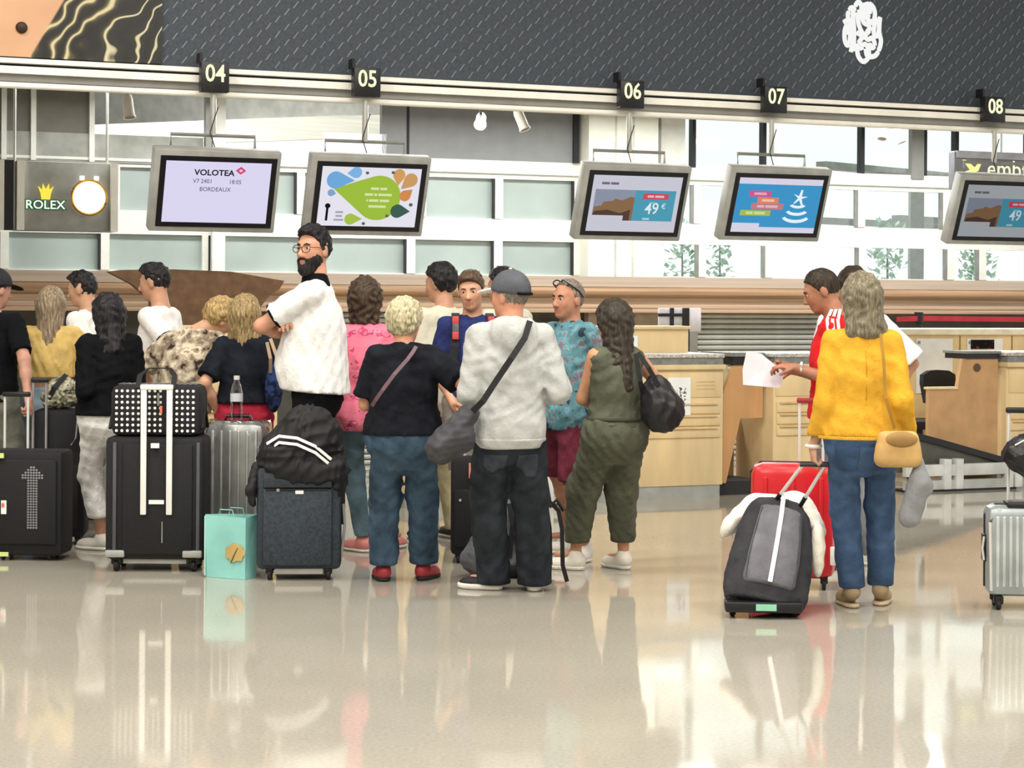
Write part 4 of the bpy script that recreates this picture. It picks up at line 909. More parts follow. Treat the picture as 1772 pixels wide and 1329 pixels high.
    def cap_hat(s, mat, brimm, yaw=0, vol=.016, strap=None):
        h = s.hs; P = [ell(s.hl((0, -.012, .03)), (A3((.078, .098, .093)) + vol) * h, .01, s.R)]; R, c = s.R, s.hc
        def lz(X, Y, Z): return (X - c[0]) * R[0, 2] + (Y - c[1]) * R[1, 2] + (Z - c[2]) * R[2, 2]
        def ly(X, Y, Z): return (X - c[0]) * R[0, 1] + (Y - c[1]) * R[1, 1] + (Z - c[2]) * R[2, 1]
        o = soft('cap', P, .009, mat, s.o, None, [lambda X, Y, Z: (.018 + .15 * ly(X, Y, Z)) * h - lz(X, Y, Z)])
        Ry = rotm(rad(yaw)); Rb = R @ Ry @ rotm(0, rad(-8)); d = R @ Ry @ np.array([0, 1, 0])
        soft('cap_brim', [ell(s.hl((0, 0, .032)) + d * .115 * h, (.075, .085, .011), .01, Rb)], .008, brimm, o, None, [lambda X, Y, Z: -((X - c[0]) * d[0] + (Y - c[1]) * d[1]) + .07])
        MB().lathe([(0, 0), (.009, 0), (.008, .006), (0, .008)], 10, Matrix.Translation(s.hl((0, -.012, .124 + vol)))).build('cap_button', brimm, o, True)
        if strap: MB().tube([s.hl((x, y, .02 + .12 * y)) for x, y in [((.094) * sin(a), -.012 - .116 * cos(a)) for a in np.linspace(-.7, .7, 9)]], .008, 6).build('cap_strap', strap, o, True)
# ================================================================== TRAVELLERS
def LF(cx, D, yaw):
    b = at(cx, HOR, D); c, q = cos(-rad(yaw)), sin(-rad(yaw))
    def loc(p): x, y = p.x - b.x, p.y - D; return np.array([x * c - y * q, x * q + y * c, p.z])
    return (lambda x, y, dd=0: loc(at(x, y, D + dd))), (lambda x, y, toe=0: (*loc(ground(x, y))[:2], toe))
def zat(y, D, x=886): return at(x, y, D).z
blk_hair = hairmat('black_hair', '1a191c', '4a484c'); brn_hair = hairmat('brown_hair', '4a3b2e', '6e5a46'); dkbrn_hair = hairmat('dark_brown_hair', '33291f', '57473a')
c_white = cloth('white_cotton', 'eeeeee', .03); c_black = cloth('black_cotton', '0d0e12', .15); c_cream = cloth('cream_cotton', 'd9d6c4', .05); c_jean = cloth('blue_denim', '42597a', .2); c_dkjean = cloth('dark_denim', '2a2f35', .25)
c_grey = cloth('grey_trouser_wool', '8a8d92', .08); sole_w = plain('white_rubber', 'e8e6de', .6); sole_b = plain('black_rubber', '1a1a1c', .6); leather_w = plain('white_leather', 'e2e0d8', .5)

# far left, dark cap, black top
f, g = LF(-14, 12.65, -15)
p = Person('person in dark cap and black top reaching for a suitcase handle at the queue end', -14, 12.65, 1.73, -15, 'm', 1.0, 'b98b78', head=(-25, -8, 0), arms={'R': dict(w=f(50, 692, -.35), pole=(1, -.6, -.2), curl=1.0)})
p.cap_hat(cloth('charcoal_cap', '2f3033', .1), cloth('black_brim', '131317'), 0, strap=c_black); p.hair(blk_hair, 'short', .008); p.shirt(c_black, zat(705, 12.3), 'short', st=.8, flare=.035); p.collar(c_white, .02); p.pants(cloth('grey_green_trousers', '77786f', .1)); p.shoes(sole_b, sole_w)
# blonde in mustard sweater
f, g = LF(88, 12.95, 5)
p = Person('person with ash blonde hair in mustard sweater, hand on hip, behind dark suitcases', 88, 12.95, 1.62, 5, 'f', 1.12, 'c99a80', arms={'R': dict(w=f(122, 655, .1), pole=(1, -.3, .1), curl=.6, dir=(-.6, .5, -.5)), 'L': dict(w=f(45, 650, .25), pole=(-1, -.5, -.2))})
p.hair(hairmat('ash_blonde_hair', '94836c', 'c8b798'), 'long', .014, -.27, wid=-.03, back=.025); p.shirt(cloth('mustard_knit', 'c9ac6a', .08), zat(662, 12.6), 'long', .02, .035, 'sweater', .008, slr=.028); p.pants(cloth('pale_denim', '7d94a3', .15)); p.shoes(leather_w, sole_w)
# dark haired, white shirt, facing the desk
f, g = LF(152, 13.75, 70)
p = Person('person with short dark hair in white black-trimmed polo facing the desk behind a black-clad traveller', 152, 13.75, 1.74, 70, 'm', .98, 'c79a7d', head=(5, -10, 0), arms={'L': dict(w=f(118, 600, -.1), pole=(-.3, -1, -.6), curl=.5)})
p.hair(blk_hair, 'short', .007, amp=.005, fr=90, side=.002, top=.014, line=[-.3, -.3, -.06, -.03, .006, .034, .048, .07, .2]); p.brows(blk_hair); p.shirt(c_white, zat(700, 13.3), 'short', slr=.025); p.cuffs(c_black); p.pants(c_black); p.shoes(sole_b, sole_b)
# black top, white trousers
f, g = LF(190, 12.0, 22)
p = Person('person with long black hair in loose black top and white trousers beside big black suitcase', 190, 12.0, 1.575, 22, 'f', 1.08, 'b98c74', head=(8, -10, 0), arms={'L': dict(w=f(155, 712, .05), pole=(-.3, -1, 0), curl=.9), 'R': dict(w=f(216, 700, .22), pole=(.2, -1, -.2))}, feet={'L': g(176, 952, 45), 'R': g(200, 945, 20)})
p.hair(blk_hair, 'long', .018, -.23, wid=-.01, amp=.006, fr=60, back=.03); p.shirt(c_black, zat(722, 12.0), 'long', .022, .045, 'blouse', .009, slr=.03); p.pants(cloth('white_jeans', 'e6e6e4', .05), .2, th=.012, hm=.03, wr=.008); p.shoes(plain('offwhite_canvas', 'c9c7bf', .8), sole_w, h=.05)
# dark haired, white polo (second)
f, g = LF(276, 13.2, 72)
p = Person('person with thick dark hair in white black-cuffed polo by the brown canopy', 276, 13.2, 1.785, 72, 'm', 1.0, 'c4957a', head=(5, -8, 0), arms={'L': dict(w=f(252, 648, -.22), pole=(-.2, -1, -.2), curl=.4)})
p.hair(blk_hair, 'short', .01, amp=.006, fr=90, side=.004, top=.022, line=[-.3, -.3, -.06, -.03, .006, .034, .048, .07, .2]); p.brows(blk_hair); p.shirt(c_white, zat(690, 13.2), 'short', slr=.03, st=.75); p.cuffs(c_black, .016); p.collar(c_white, .02); p.pants(c_black); p.shoes(sole_b, sole_b)
# mottled blouse, leaning
f, g = LF(304, 12.4, -8)
p = Person('person with short blond hair in mottled beige blouse bending over the polka-dot bag', 304, 12.4, 1.6, -8, 'f', 1.12, 'd0a283', head=(-45, -32, 14), lean=(.1, .1), hoff=(.05, .04, -.02), arms={'R': dict(w=f(368, 700, .05), pole=(1, -.4, -.1)), 'L': dict(w=f(262, 690, .3), pole=(-1, -.4, 0))})
p.hair(hairmat('short_blond_hair', 'b89b66', 'e2cf9d'), 'short', .02, amp=.006, line=[-.3, -.3, -.05, -.02, -.01, .02, .06, .085, .2])
p.shirt(pattern('mottled_blouse', [(0, '3b342d'), (.38, '8a7c6b'), (.46, 'b3a692'), (.55, 'd9cdb4'), (.68, '9c8f7c'), (.76, '5e5347')], 15, detail=3), zat(720, 12.3), 'short', .02, .05, 'blouse', .01, slr=.035, st=.9); p.pants(c_black); p.shoes(sole_b, sole_b)
# blonde bob, navy tee
f, g = LF(424, 12.2, -3)
p = Person('person with straight blonde bob in navy tee and red trousers behind silver suitcase', 424, 12.2, 1.57, -3, 'f', 1.02, 'cf9f83', arms={'L': dict(w=f(378, 715, .0), pole=(-.6, -1, 0)), 'R': dict(w=f(470, 690, .2), pole=(.3, -1, 0))})
p.hair(hairmat('straight_blonde_hair', 'a48d63', 'd9c596'), 'bob', .018, -.17, wid=.01, amp=.004); p.shirt(cloth('navy_cotton', '191e26', .2), zat(702, 12.0), 'short', .016, .04, slr=.03, st=.85); p.pants(cloth('red_cotton', 'a3283c', .1), top=1.0); p.shoes(leather_w, sole_w)
# bearded man
f, g = LF(551, 11.4, 88)
p = Person('tall person with dark beard and glasses in white polo, arms crossed, above the crowd', 551, 11.4, 1.975, 88, 'm', 1.16, 'd09a80', head=(58, 2, 0), sh=1.0, hdscale=1.08, lean=(0, .02),
           arms={'L': dict(w=f(508, 583, .10), pole=(-.35, 1, -.35), curl=.6, dir=(.9, .2, .2)), 'R': dict(w=f(508, 560, -.05), pole=(.4, 1, -.35), curl=.6, dir=(-.9, .2, .1))})
p.hair(blk_hair, 'short', .012, amp=.006, fr=95, side=.004, top=.022, line=[-.3, -.3, -.06, -.03, .006, .034, .048, .07, .2]); p.brows(blk_hair, .006); p.beard(hairmat('black_beard', '1d1a1a', '3a3433')); p.glasses(plain('brown_frame', '5a4030', .4))
p.shirt(c_white, zat(680, 11.4), 'short', .016, .05, 'polo_shirt', .007, belly=.05, slr=.03, st=.72, tilt=(0, .08)); p.cuffs(c_black, .014); p.collar(c_black, .05, .074); p.pants(c_black, th=.03, hm=.04); p.shoes(sole_b, sole_b)
# pink tunic
f, g = LF(632, 11.9, 8)
p = Person('person with curly brown hair in pink printed tunic and faded jeans', 632, 11.9, 1.67, 8, 'f', 1.1, 'cf9b7c', head=(-10, -5, 0), feet={'L': g(628, 955, 35), 'R': g(672, 950, -40)}, arms={'L': dict(w=f(592, 700, .15), pole=(-.3, -1, 0)), 'R': dict(w=f(668, 690, .2), pole=(.3, -1, 0))})
p.hair(brn_hair, 'bob', .026, -.12, wid=.0, amp=.007, fr=70); p.shirt(pattern('pink_print', [(0, 'ef7f98'), (.56, 'f28a9f'), (.6, 'c24a72'), (.66, 'ea7a95')], 16, detail=3), zat(746, 11.9), 'short', .014, .055, 'tunic', .008, slr=.03, st=.55); p.pants(cloth('faded_denim', '5f7683', .2), .1, th=.012, hm=.02); p.shoes(plain('coral_canvas', 'd98a84', .8), sole_w, h=.05)
# white haired
f, g = LF(699, 10.65, 2)
p = Person('person with short white hair in black tee, navy trousers and red shoes, seen from behind', 699, 10.65, 1.548, 2, 'f', 1.2, 'd59a7c', head=(-22, -4, 0), arms={'R': dict(w=f(797, 675, .12), pole=(.8, -.8, -.5), curl=.5, dir=(.6, .4, -.35)), 'L': dict(w=f(655, 700, .28), pole=(-.3, -1, 0))}, feet={'L': g(663, 1005, 12), 'R': g(733, 1003, -25)})
p.hair(hairmat('white_hair', 'c9c09c', 'efe8cc'), 'short', .024, amp=.005, fr=80, line=[-.3, -.3, -.04, -.015, -.005, .02, .05, .08, .2]); p.shirt(cloth('black_tee', '171920', .25), zat(752, 10.65), 'short', .02, .045, wr=.007, slr=.035, st=.85); p.pants(cloth('navy_twill', '3c5062', .25), .09, th=.02, hm=.045, wr=.008); p.shoes(plain('red_leather', '9c2f38', .45), sole_b, h=.045)
# cream top, dark hair, facing left
f, g = LF(768, 12.8, 40)
p = Person('person with dark hair in cream top facing the desk, left of the backpack boy', 768, 12.8, 1.785, 40, 'm', 1.0, 'c9987c', head=(20, -6, 0)); p.hair(blk_hair, 'short', .022, amp=.005, line=[-.3, -.3, -.05, -.03, -.02, .0, .05, .08, .2]); p.shirt(c_cream, zat(720, 12.8), 'short', .02, .04, slr=.03); p.collar(c_cream, .03); p.pants(cloth('khaki_twill', 'b3aa8c', .1)); p.shoes(sole_b, sole_w)
# boy with backpack straps
f, g = LF(818, 12.15, 184)
p = Person('young person in blue tee with red backpack straps looking towards the hall', 818, 12.15, 1.735, 184, 'm', .92, 'd3a184', bare=True, head=(-14, -6, 3), arms={'R': dict(w=f(786, 700, -.12), pole=(.6, -1, 0)), 'L': dict(w=f(868, 700, -.1), pole=(-.6, -1, 0))}, feet={'R': g(797, 957, 22), 'L': g(845, 955, -10)})
p.hair(hairmat('chestnut_hair', '5c4a3a', '85705a'), 'short', .01, amp=.0045, fr=100, side=.005, top=.012, line=[-.3, -.3, -.06, -.03, .006, .035, .06, .09, .2]); p.brows(brn_hair); p.shirt(cloth('navy_blue_tee', '2c3566', .15), zat(690, 12.0), 'short', .014, .03, slr=.03, st=.8); p.pants(cloth('stone_shorts', '8a857a', .1), short=.52, th=.035); p.shoes(sole_b, sole_w)
BOY = p
# dark hair behind the hoodie
f, g = LF(886, 13.0, 50)
p = Person('person with black hair in cream top half hidden behind the grey cap', 876, 13.35, 1.775, 50, 'm', 1.05, 'b98a6c', head=(20, -6, 0)); p.hair(blk_hair, 'short', .016, amp=.006); p.shirt(c_cream, zat(720, 13.0), 'short', .02, .05, slr=.03); p.pants(c_black); p.shoes(sole_b, sole_b)
# grey hoodie
f, g = LF(884, 10.3, 12)
p = Person('person in light grey hoodie, dark jeans and grey cap standing with crossbody bag', 884, 10.3, 1.70, 12, 'm', 1.06, 'cf9478', head=(40, -2, 0), arms={'L': dict(w=f(838, 672, .2), pole=(-.6, -1, -.6), curl=.8), 'R': dict(w=f(925, 690, .22), pole=(.5, -1, -.6), curl=.8)}, feet={'L': g(853, 1020, 62), 'R': g(925, 1022, -15)})
p.cap_hat(cloth('grey_cap', '55585f', .12), cloth('white_brim', 'eeeeea', .03), 0, strap=c_black); p.hair(hairmat('grey_stubble', '7f766c', 'a79e92'), 'short', .006)
hc = p.nb; c_hood = cloth('light_grey_fleece', 'b9bcbb', .05)
p.shirt(c_hood, zat(775, 10.3), 'long', .02, .03, 'hoodie', .008, slr=.03, tilt=(.03, 0), bulge=[ell(hc + (0, -.085, -.045), (.115, .055, .105), .04), cap(hc + (-.08, -.03, .0), hc + (.08, -.03, .0), .05, .05, .03)]); p.pants(c_dkjean, .03, th=.03, hm=.055, wr=.009); p.shoes(plain('black_suede', '222226', .7), sole_w, sole=.035)
MB().tube([p.hl((.06, -.105, -.14)), p.hl((0, -.12, -.15)), p.hl((-.06, -.1, -.13))], .012, 6).build('undershirt_collar', cloth('maroon_rib', '6a3a34', .1), p.o, True)
HOOD = p
# floral shirt
f, g = LF(986, 11.7, 128)
p = Person('person in teal floral shirt and maroon shorts with sunglasses pushed up on head', 986, 11.7, 1.685, 128, 'm', 1.12, 'bf8a70', bare=True, head=(5, 0, 0), arms={'L': dict(w=f(1024, 716, -.05), pole=(-.6, -1, -.2)), 'R': dict(w=f(955, 700, .2), pole=(1, -.5, 0))}, feet={'L': g(1012, 972, 20), 'R': g(985, 955, -20)})
p.hair(hairmat('grey_crop', '857a70', 'b3a89c'), 'short', .005, line=[-.3, -.3, -.07, -.03, .004, .02, .02, .04, .12]); p.brows(dkbrn_hair, .005)
p.shirt(pattern('teal_floral', [(0, '2f4450'), (.4, '5c8792'), (.52, '6f9aa6'), (.6, '87707a'), (.66, '53b0bd'), (.72, 'a8655c')], 13, detail=3), zat(748, 11.5), 'short', .02, .055, 'floral_shirt', .008, slr=.035, st=.85, tilt=(0, .05)); p.collar(cloth('teal_collar', '6f9aa6', .2), .03); p.pants(cloth('maroon_twill', '6d2f3f', .15), short=zat(836, 11.5), th=.035); p.shoes(leather_w, sole_w)
mm = MB()
for q in (-1, 1): mm.tube([p.hl((q * .035 + .028 * cos(i * PI / 6), .055 + .012 * sin(i * PI / 6), .105 + .014 * sin(i * PI / 6) - abs(q * .035 + .028 * cos(i * PI / 6)) * .25)) for i in range(12)], .004, 5, True); mm.tube([p.hl((q * .065, .055, .09)), p.hl((q * .085, -.01, .05)), p.hl((q * .086, -.05, .01))], .004, 5)
mm.build('sunglasses', m_black, p.o, True)
# olive jumpsuit
f, g = LF(1066, 11.1, 28)
p = Person('person with long brown hair in sleeveless olive jumpsuit and white sneakers', 1066, 11.1, 1.545, 28, 'f', 1.12, 'd09a78', head=(5, -5, 0), arms={'L': dict(w=f(1032, 700, .26), pole=(-1, -.6, -.2), curl=.6, dir=(.5, .7, 0)), 'R': dict(w=f(1100, 700, .35), pole=(1, -.6, -.2))}, feet={'L': g(993, 985, 40), 'R': g(1078, 984, 10)})
olive = cloth('olive_viscose', '5c5f50', .1); p.hair(hairmat('long_brown_hair', '3a332b', '5f5344'), 'long', .026, -.36, wid=.005, amp=.005, back=.03); p.shirt(olive, zat(735, 11.1), 'none', .012, .03, 'jumpsuit_top', .007, slim=.4); p.pants(olive, .16, top=zat(722, 11.1), th=.045, hm=.035, knee=.045, name='jumpsuit_legs', wr=.009, hipe=.02); p.shoes(plain('white_canvas', 'e9e4d8', .7), sole_w, h=.05)
mm = MB(); zz_ = zat(724, 11.1); mm.tube([(.172 * cos(a), .128 * sin(a), zz_) for a in np.linspace(0, 2 * PI, 25)[:-1]], .012, 6, True); mm.build('waist_seam', cloth('dark_olive_seam', '3f4237', .1), p.o, True)
OLIVE = p
# red shirt reader
f, g = LF(1444, 11.25, 78)
p = Person('person in red shirt with white shoulder stripes reading a paper', 1444, 11.25, 1.755, 78, 'm', 1.02, 'a9775f', head=(8, -22, 0), arms={'L': dict(w=f(1378, 637, -.1), pole=(-.2, -1, -.7), curl=.7, dir=(0, 1, .12), palm=(.2, .1, -1)), 'R': dict(w=f(1372, 640, .15), pole=(.4, -1, -.7), curl=.7)}, feet={'L': g(1466, 984, 20), 'R': g(1496, 976, 0)})
p.hair(dkbrn_hair, 'short', .007, side=.004, line=[-.3, -.3, -.06, -.03, .006, .034, .048, .07, .2]); p.brows(dkbrn_hair); p.shirt(cloth('red_jersey', 'd8262c', .06), zat(725, 11.0), 'short', .016, .035, 'jersey', .006, slr=.03, st=.9)
e, d, r = p.slv['L']; a0 = p.sh['L']; out = np.array([-1, 0, 0.])
for k_, o_ in enumerate((-.03, 0, .03)):
    MB().strip([p.nb + (-.05, o_ * .8 + .0, .055)] + [a0 + (e - a0) * t_ + np.array([-.058 - .02 * min(t_ * 2, 1) , o_, .045 * (1 - t_)]) for t_ in (0, .25, .5, .75, .96)], (-1, 0, .35), .017, .006).build('shoulder_stripe', c_white, p.o)
p.cuffs(c_white, .022); p.collar(c_white, .025); p.pants(c_grey, .06, th=.03, hm=.045); p.shoes(leather_w, sole_w)
mm = MB(); mm.tube([p.wr['L'] + (0, -.03, 0) + np.array([.03 * cos(a), 0, .03 * sin(a)]) for a in np.linspace(0, 2 * PI, 13)[:-1]], .009, 6, True); mm.build('wrist_watch', plain('white_watch_strap', 'ece9e2', .5), p.o, True)
READER = p
# dark haired behind yellow blouse
f, g = LF(1483, 12.1, 0)
p = Person('person with dark hair in white top standing behind the yellow blouse', 1478, 12.1, 1.765, 10, 'm', 1.0, 'bb8c70', head=(10, -6, 0), arms={'R': dict(w=LF(1478, 12.1, 10)[0](1538, 690, 0), pole=(1, -.1, .0), curl=.9)}, feet={}); p.hair(dkbrn_hair, 'short', .018, amp=.005); p.shirt(c_white, zat(720, 12.1), 'short', .02, .05, slr=.05, st=.95); p.pants(c_grey, .06, th=.03, hm=.045); p.shoes(leather_w, sole_w)
REARMAN = p
# yellow blouse
f, g = LF(1492, 9.74, 0)
p = Person('person in bright yellow blouse and blue jeans pulling a grey trolley bag', 1492, 9.74, 1.695, 0, 'f', 1.06, 'c99a80', head=(14, -4, 0), arms={'L': dict(w=f(1408, 772, .08), pole=(.2, -1, 0), curl=1.1, dir=(.0, -.1, -1)), 'R': dict(w=f(1572, 765, .05), pole=(-.2, -1, 0), curl=.6)}, feet={'L': g(1474, 1050, 8), 'R': g(1524, 1045, -18)})
yel = cloth('yellow_crepe', 'd9a636', .05); p.hair(hairmat('grey_blonde_hair', '7d7560', 'aea489'), 'long', .016, -.17, wid=.014, amp=.005, back=.03); p.shirt(yel, zat(752, 9.74), 'long', .014, .034, 'blouse', .007, slr=.028); p.pants(c_jean, .1, th=.014, hm=.035, wr=.006, hipe=.004); p.shoes(plain('beige_suede', '9d8a6a', .8), plain('cork_sole', 'b8a585', .8), heel=.03, h=.045)
for q in 'L':
    d_ = nrm(p.wr[q] - p.el[q]); MB().tube([p.wr[q] - d_ * .0 + np.array([.034 * cos(a), .034 * sin(a), 0]) for a in np.linspace(0, 2 * PI, 15)[:-1]], .011, 6, True).build('white_bracelet', plain('white_bracelet', 'f0eee8', .4), p.o, True)
zz_ = zat(752, 9.74); mm = MB()
for i in range(90):
    a = i * 2 * PI / 90; mm.rbox((-.0085, -.003, -.008), (.0085, .003, .008), .003, 1, T(.212 * cos(a), .158 * sin(a), zz_) @ RZ(a + PI / 2))
mm.build('scalloped_hem', yel, p.o)
YEL = p

# sewn details and a darker fold strip
jeans_p = cloth('denim_pocket', '3a5070', .2)
z_ = YEL.k * .84
for q in (-1, 1): YEL.patch('back_pocket', YEL._pants, jeans_p, q * .085 - .06, q * .085 + .06, z_ - .11, z_ + .02, .004)
YEL.patch('back_fold_strip', YEL._shirt, cloth('yellow_fold_shade', 'c09028', .05), -.006, .006, YEL.k * 1.08, YEL.k * 1.34, .003)  # pleat fold drawn as a strip, its shade put into the darker yellow
z_ = HOOD.k * .76
for q in (-1, 1): HOOD.patch('back_pocket', HOOD._pants, cloth('dark_denim_pocket', '3a4149', .2), q * .085 - .06, q * .085 + .06, z_ - .13, z_, .004)
HOOD.patch('hem_band', HOOD._shirt, c_hood, -.6, .6, HOOD.hem - .0, HOOD.hem + .055, .004, 0)
# ================================================================== LUGGAGE AND BAGS
m_blk = plain('black_ballistic_nylon', '0e0f13', .75, var=.25, scale=60, bump=.3); m_rod = plain('bright_rod', 'e3e4e2', .3, .3, .02); m_whl = plain('wheel_rubber', '151517', .6)
def wheel(par, x, y, r=.028, w_=.02, fork=True):
    o = MB(); o.lathe([(0, -w_ / 2), (r * .85, -w_ / 2), (r, -w_ * .3), (r, w_ * .3), (r * .85, w_ / 2), (0, w_ / 2)], 14, T(x, y, r) @ Matrix.Rotation(PI / 2, 4, 'Y')); wo = o.build('wheel', m_whl, par, True)
    if fork: MB().rbox((x - w_, y - .018, r * 1.1), (x + w_, y + .02, r * 2 + .02), .006, 1).build('wheel_fork', m_black, wo, True)
def case_at(name, label, pxl, pxr, pyb, yaw=0, cat='suitcase'):
    b = ground((pxl + pxr) / 2, pyb); D = b.y; W_ = (pxr - pxl) * D / FPX; o = thing(name, label, cat, b, rad(yaw)); return o, W_, D
def hz(y, D): return CH + (HOR - y) * D / FPX
def rods(par, x0, x1, y, z0, z1, mat=m_rod, gripm=None, r=.008, tilt=0):
    gripm = gripm or m_black
    for x in (x0, x1): MB().tube([(x, y, z0), (x, y + tilt * (z1 - z0), z1)], r, 8).build('handle_rod', mat, par, True)
    MB().rbox((x0 - .015, y + tilt * (z1 - z0) - .016, z1 - .012), (x1 + .015, y + tilt * (z1 - z0) + .016, z1 + .018), .009, 2).build('handle_grip', gripm, par, True)
def hardcase(par, W_, dep, z0, z1, mat, ribs=0, ribm=None, r=.045):
    box('shell', (-W_ / 2, -dep / 2, z0), (W_ / 2, dep / 2, z1), mat, par, r)
    MB().tube([(-W_ / 2 - .002, 0, z0 + .04), (-W_ / 2 - .002, 0, z1 - .05), (-W_ / 2 + .05, 0, z1 + .002), (W_ / 2 - .05, 0, z1 + .002), (W_ / 2 + .002, 0, z1 - .05), (W_ / 2 + .002, 0, z0 + .04)], .006, 6).build('zip_line', m_black, par)
    for i in range(ribs):
        x = -W_ / 2 + .05 + (W_ - .1) * i / (ribs - 1)
        MB().rbox((x - .009, -dep / 2 - .007, z0 + .05), (x + .009, -dep / 2 + .02, z1 - .05), .006, 2).build('rib', ribm or mat, par, True)
# large black suitcase with tall bright handle
o, W_, D = case_at('suitcase', 'large black fabric suitcase with tall bright handle under the polka-dot bag', 190, 358, 984)
zt = hz(757, D)
box('shell', (-W_ / 2, -.15, .07), (W_ / 2, .15, zt), m_blk, o, .03)
box('front_panel', (-W_ / 2 + .1, -.165, .1), (W_ / 2 - .06, -.14, zt - .04), m_blk, o, .012); box('side_band', (-W_ / 2 + .045, -.16, .08), (-W_ / 2 + .065, -.145, zt - .03), plain('grey_piping', '4a4c52', .6), o, .004); box('side_band', (W_ / 2 - .04, -.16, .08), (W_ / 2 - .02, -.145, zt - .03), plain('grey_piping', '4a4c52', .6), o, .004)
xa = (257 - 274) * D / FPX; xb = (301 - 274) * D / FPX
for x in (xa, xb): box('handle_rod', (x - .017, -.185, hz(889, D)), (x + .017, -.172, hz(672, D)), plain('white_handle', 'f1f1ee', .35, .1, .02), o, .005)
box('handle_grip', (xa - .02, -.19, hz(676, D)), (xb + .02, -.165, hz(667, D)), plain('white_handle', 'f1f1ee', .35, .1, .02), o, .006)
box('handle_plate', (xa + .03, -.172, hz(871, D)), (xb - .03, -.164, hz(864, D)), plain('white_handle', 'f1f1ee', .35, .1, .02), o); box('zip_pull', ((288 - 274) * D / FPX, -.172, .17), ((290 - 274) * D / FPX, -.164, .29), m_steel, o)
for x in (-W_ / 2 + .06, W_ / 2 - .06): box('corner_guard', (x - .055, -.172, .085), (x + .055, -.14, .125), plain('grey_guard', '9b9b98', .5), o, .008); wheel(o, x, -.1, .035, .03); wheel(o, x, .1, .035, .03)
box('base_bar', (-W_ / 2 + .1, -.12, .045), (W_ / 2 - .1, .12, .075), plain('grey_guard', '9b9b98', .5), o); box('luggage_tag', ((270 - 274) * D / FPX, -.19, hz(775, D)), ((284 - 274) * D / FPX, -.175, hz(767, D)), plain('white_tag', 'eeeeea', .5), o)
ZC, DC, BX = zt, D, o.location.copy()
# polka-dot bag on top
pb = thing('polka_dot_bag', 'black holdall with white polka dots lying on the large black suitcase', 'bag', (BX.x, BX.y, ZC), 0)
Wb = 155 * D / FPX; Hb = hz(668, D) - ZC
box('bag_body', (-Wb / 2, -.14, 0), (Wb / 2, .16, Hb), plain('black_dotted_cloth', '121318', .8, var=.2), pb, .05)
md = MB()
for i in range(15):
    for j in range(8):
        if (i + j) % 1 == 0:
            x = -Wb / 2 + .04 + i * (Wb - .08) / 14; z = .035 + j * (Hb - .07) / 7
            if 4.4 < i < 5.6 or 8.9 < i < 9.6: continue
            md.add([(x + .0085 * cos(k * PI / 4), -.1425, z + .0085 * sin(k * PI / 4)) for k in range(8)], [tuple(range(8))])
for i in range(15):
    for j in range(4):
        x = -Wb / 2 + .04 + i * (Wb - .08) / 14; md.add([(x + .0085 * cos(k * PI / 4), -.07 + j * .05 + .0085 * sin(k * PI / 4), Hb + .0015) for k in range(8)], [tuple(range(8))])
md.build('white_dots', plain('white_dot_print', 'f4f4f2', .7, var=.01), pb)['kind'] = 'stuff'
MB().strip([(-.1, -.13, Hb - .02), (-.1, -.07, Hb + .05), (-.06, .0, Hb + .09), (.06, 0, Hb + .09), (.1, -.07, Hb + .05), (.1, -.13, Hb - .02)], [(0, -1, .2), (0, -.6, 1), (0, 0, 1), (0, 0, 1), (0, -.6, 1), (0, -1, .2)], .03, .006).build('carry_strap', m_blk, pb)
box('red_charm', (.03, -.16, Hb * .45), (.045, -.15, Hb * .6), plain('coral_charm', 'd9705c', .5), pb, .003); box('grey_charm', (.015, -.16, Hb * .6), (.028, -.15, Hb * .85), m_steel, pb, .003)
for x in (-Wb / 2 - .005, Wb / 2 + .005): MB().tube([(x, -.1, Hb * .15), (x, .0, Hb * .55), (x, .1, Hb * .15)], .01, 6).build('side_piping', m_blk, pb, True)
# black suitcase with dotted arrow
o, W_, D = case_at('suitcase', 'black suitcase with dotted grey arrow print and lime tags at the queue end', -12, 118, 966, -3)
zt = hz(783, D); box('shell', (-W_ / 2, -.13, .03), (W_ / 2, .13, zt), m_blk, o, .03); box('front_pocket', (-W_ / 2 + .05, -.15, .1), (W_ / 2 - .03, -.12, zt - .05), m_blk, o, .012)
md = MB()
for r_ in range(24):
    for c_ in range(-4, 6):
        wide = 3 if r_ > 18 else 1; z = .2 + r_ * .0155
        if r_ > 18: ok = abs(c_ - .5) <= 5.2 - (r_ - 18) * .8
        else: ok = -1 <= c_ <= 2
        if ok: x = .045 + c_ * .0165; md.box((x - .0055, -.1535, z - .005), (x + .0055, -.15, z + .005))
md.build('arrow_print', plain('grey_dot_print', '8a8c90', .7), o)['kind'] = 'stuff'
rods(o, (26 - 53) * D / FPX - .1, (38 - 53) * D / FPX, .1, zt - .02, hz(690, D), m_rod, tilt=.0)
lime = plain('lime_label', 'cfe08a', .6); box('lime_tag', (-W_ / 2 + .03, -.165, zt - .04), ((19 - 53) * D / FPX, -.15, zt - .012), lime, o); box('lime_tag', ((5 - 53) * D / FPX, -.16, .03), ((28 - 53) * D / FPX, -.152, .055), lime, o); box('paper_tag', ((15 - 53) * D / FPX, -.16, .28), ((24 - 53) * D / FPX, -.152, .36), plain('white_tag', 'eeeeea', .5), o); box('coral_tag', ((16 - 53) * D / FPX, -.163, .32), ((21 - 53) * D / FPX, -.1605, .345), plain('coral_charm', 'd9705c', .5), o)
for x in (-.14, .14): wheel(o, x, -.08); wheel(o, x, .08)
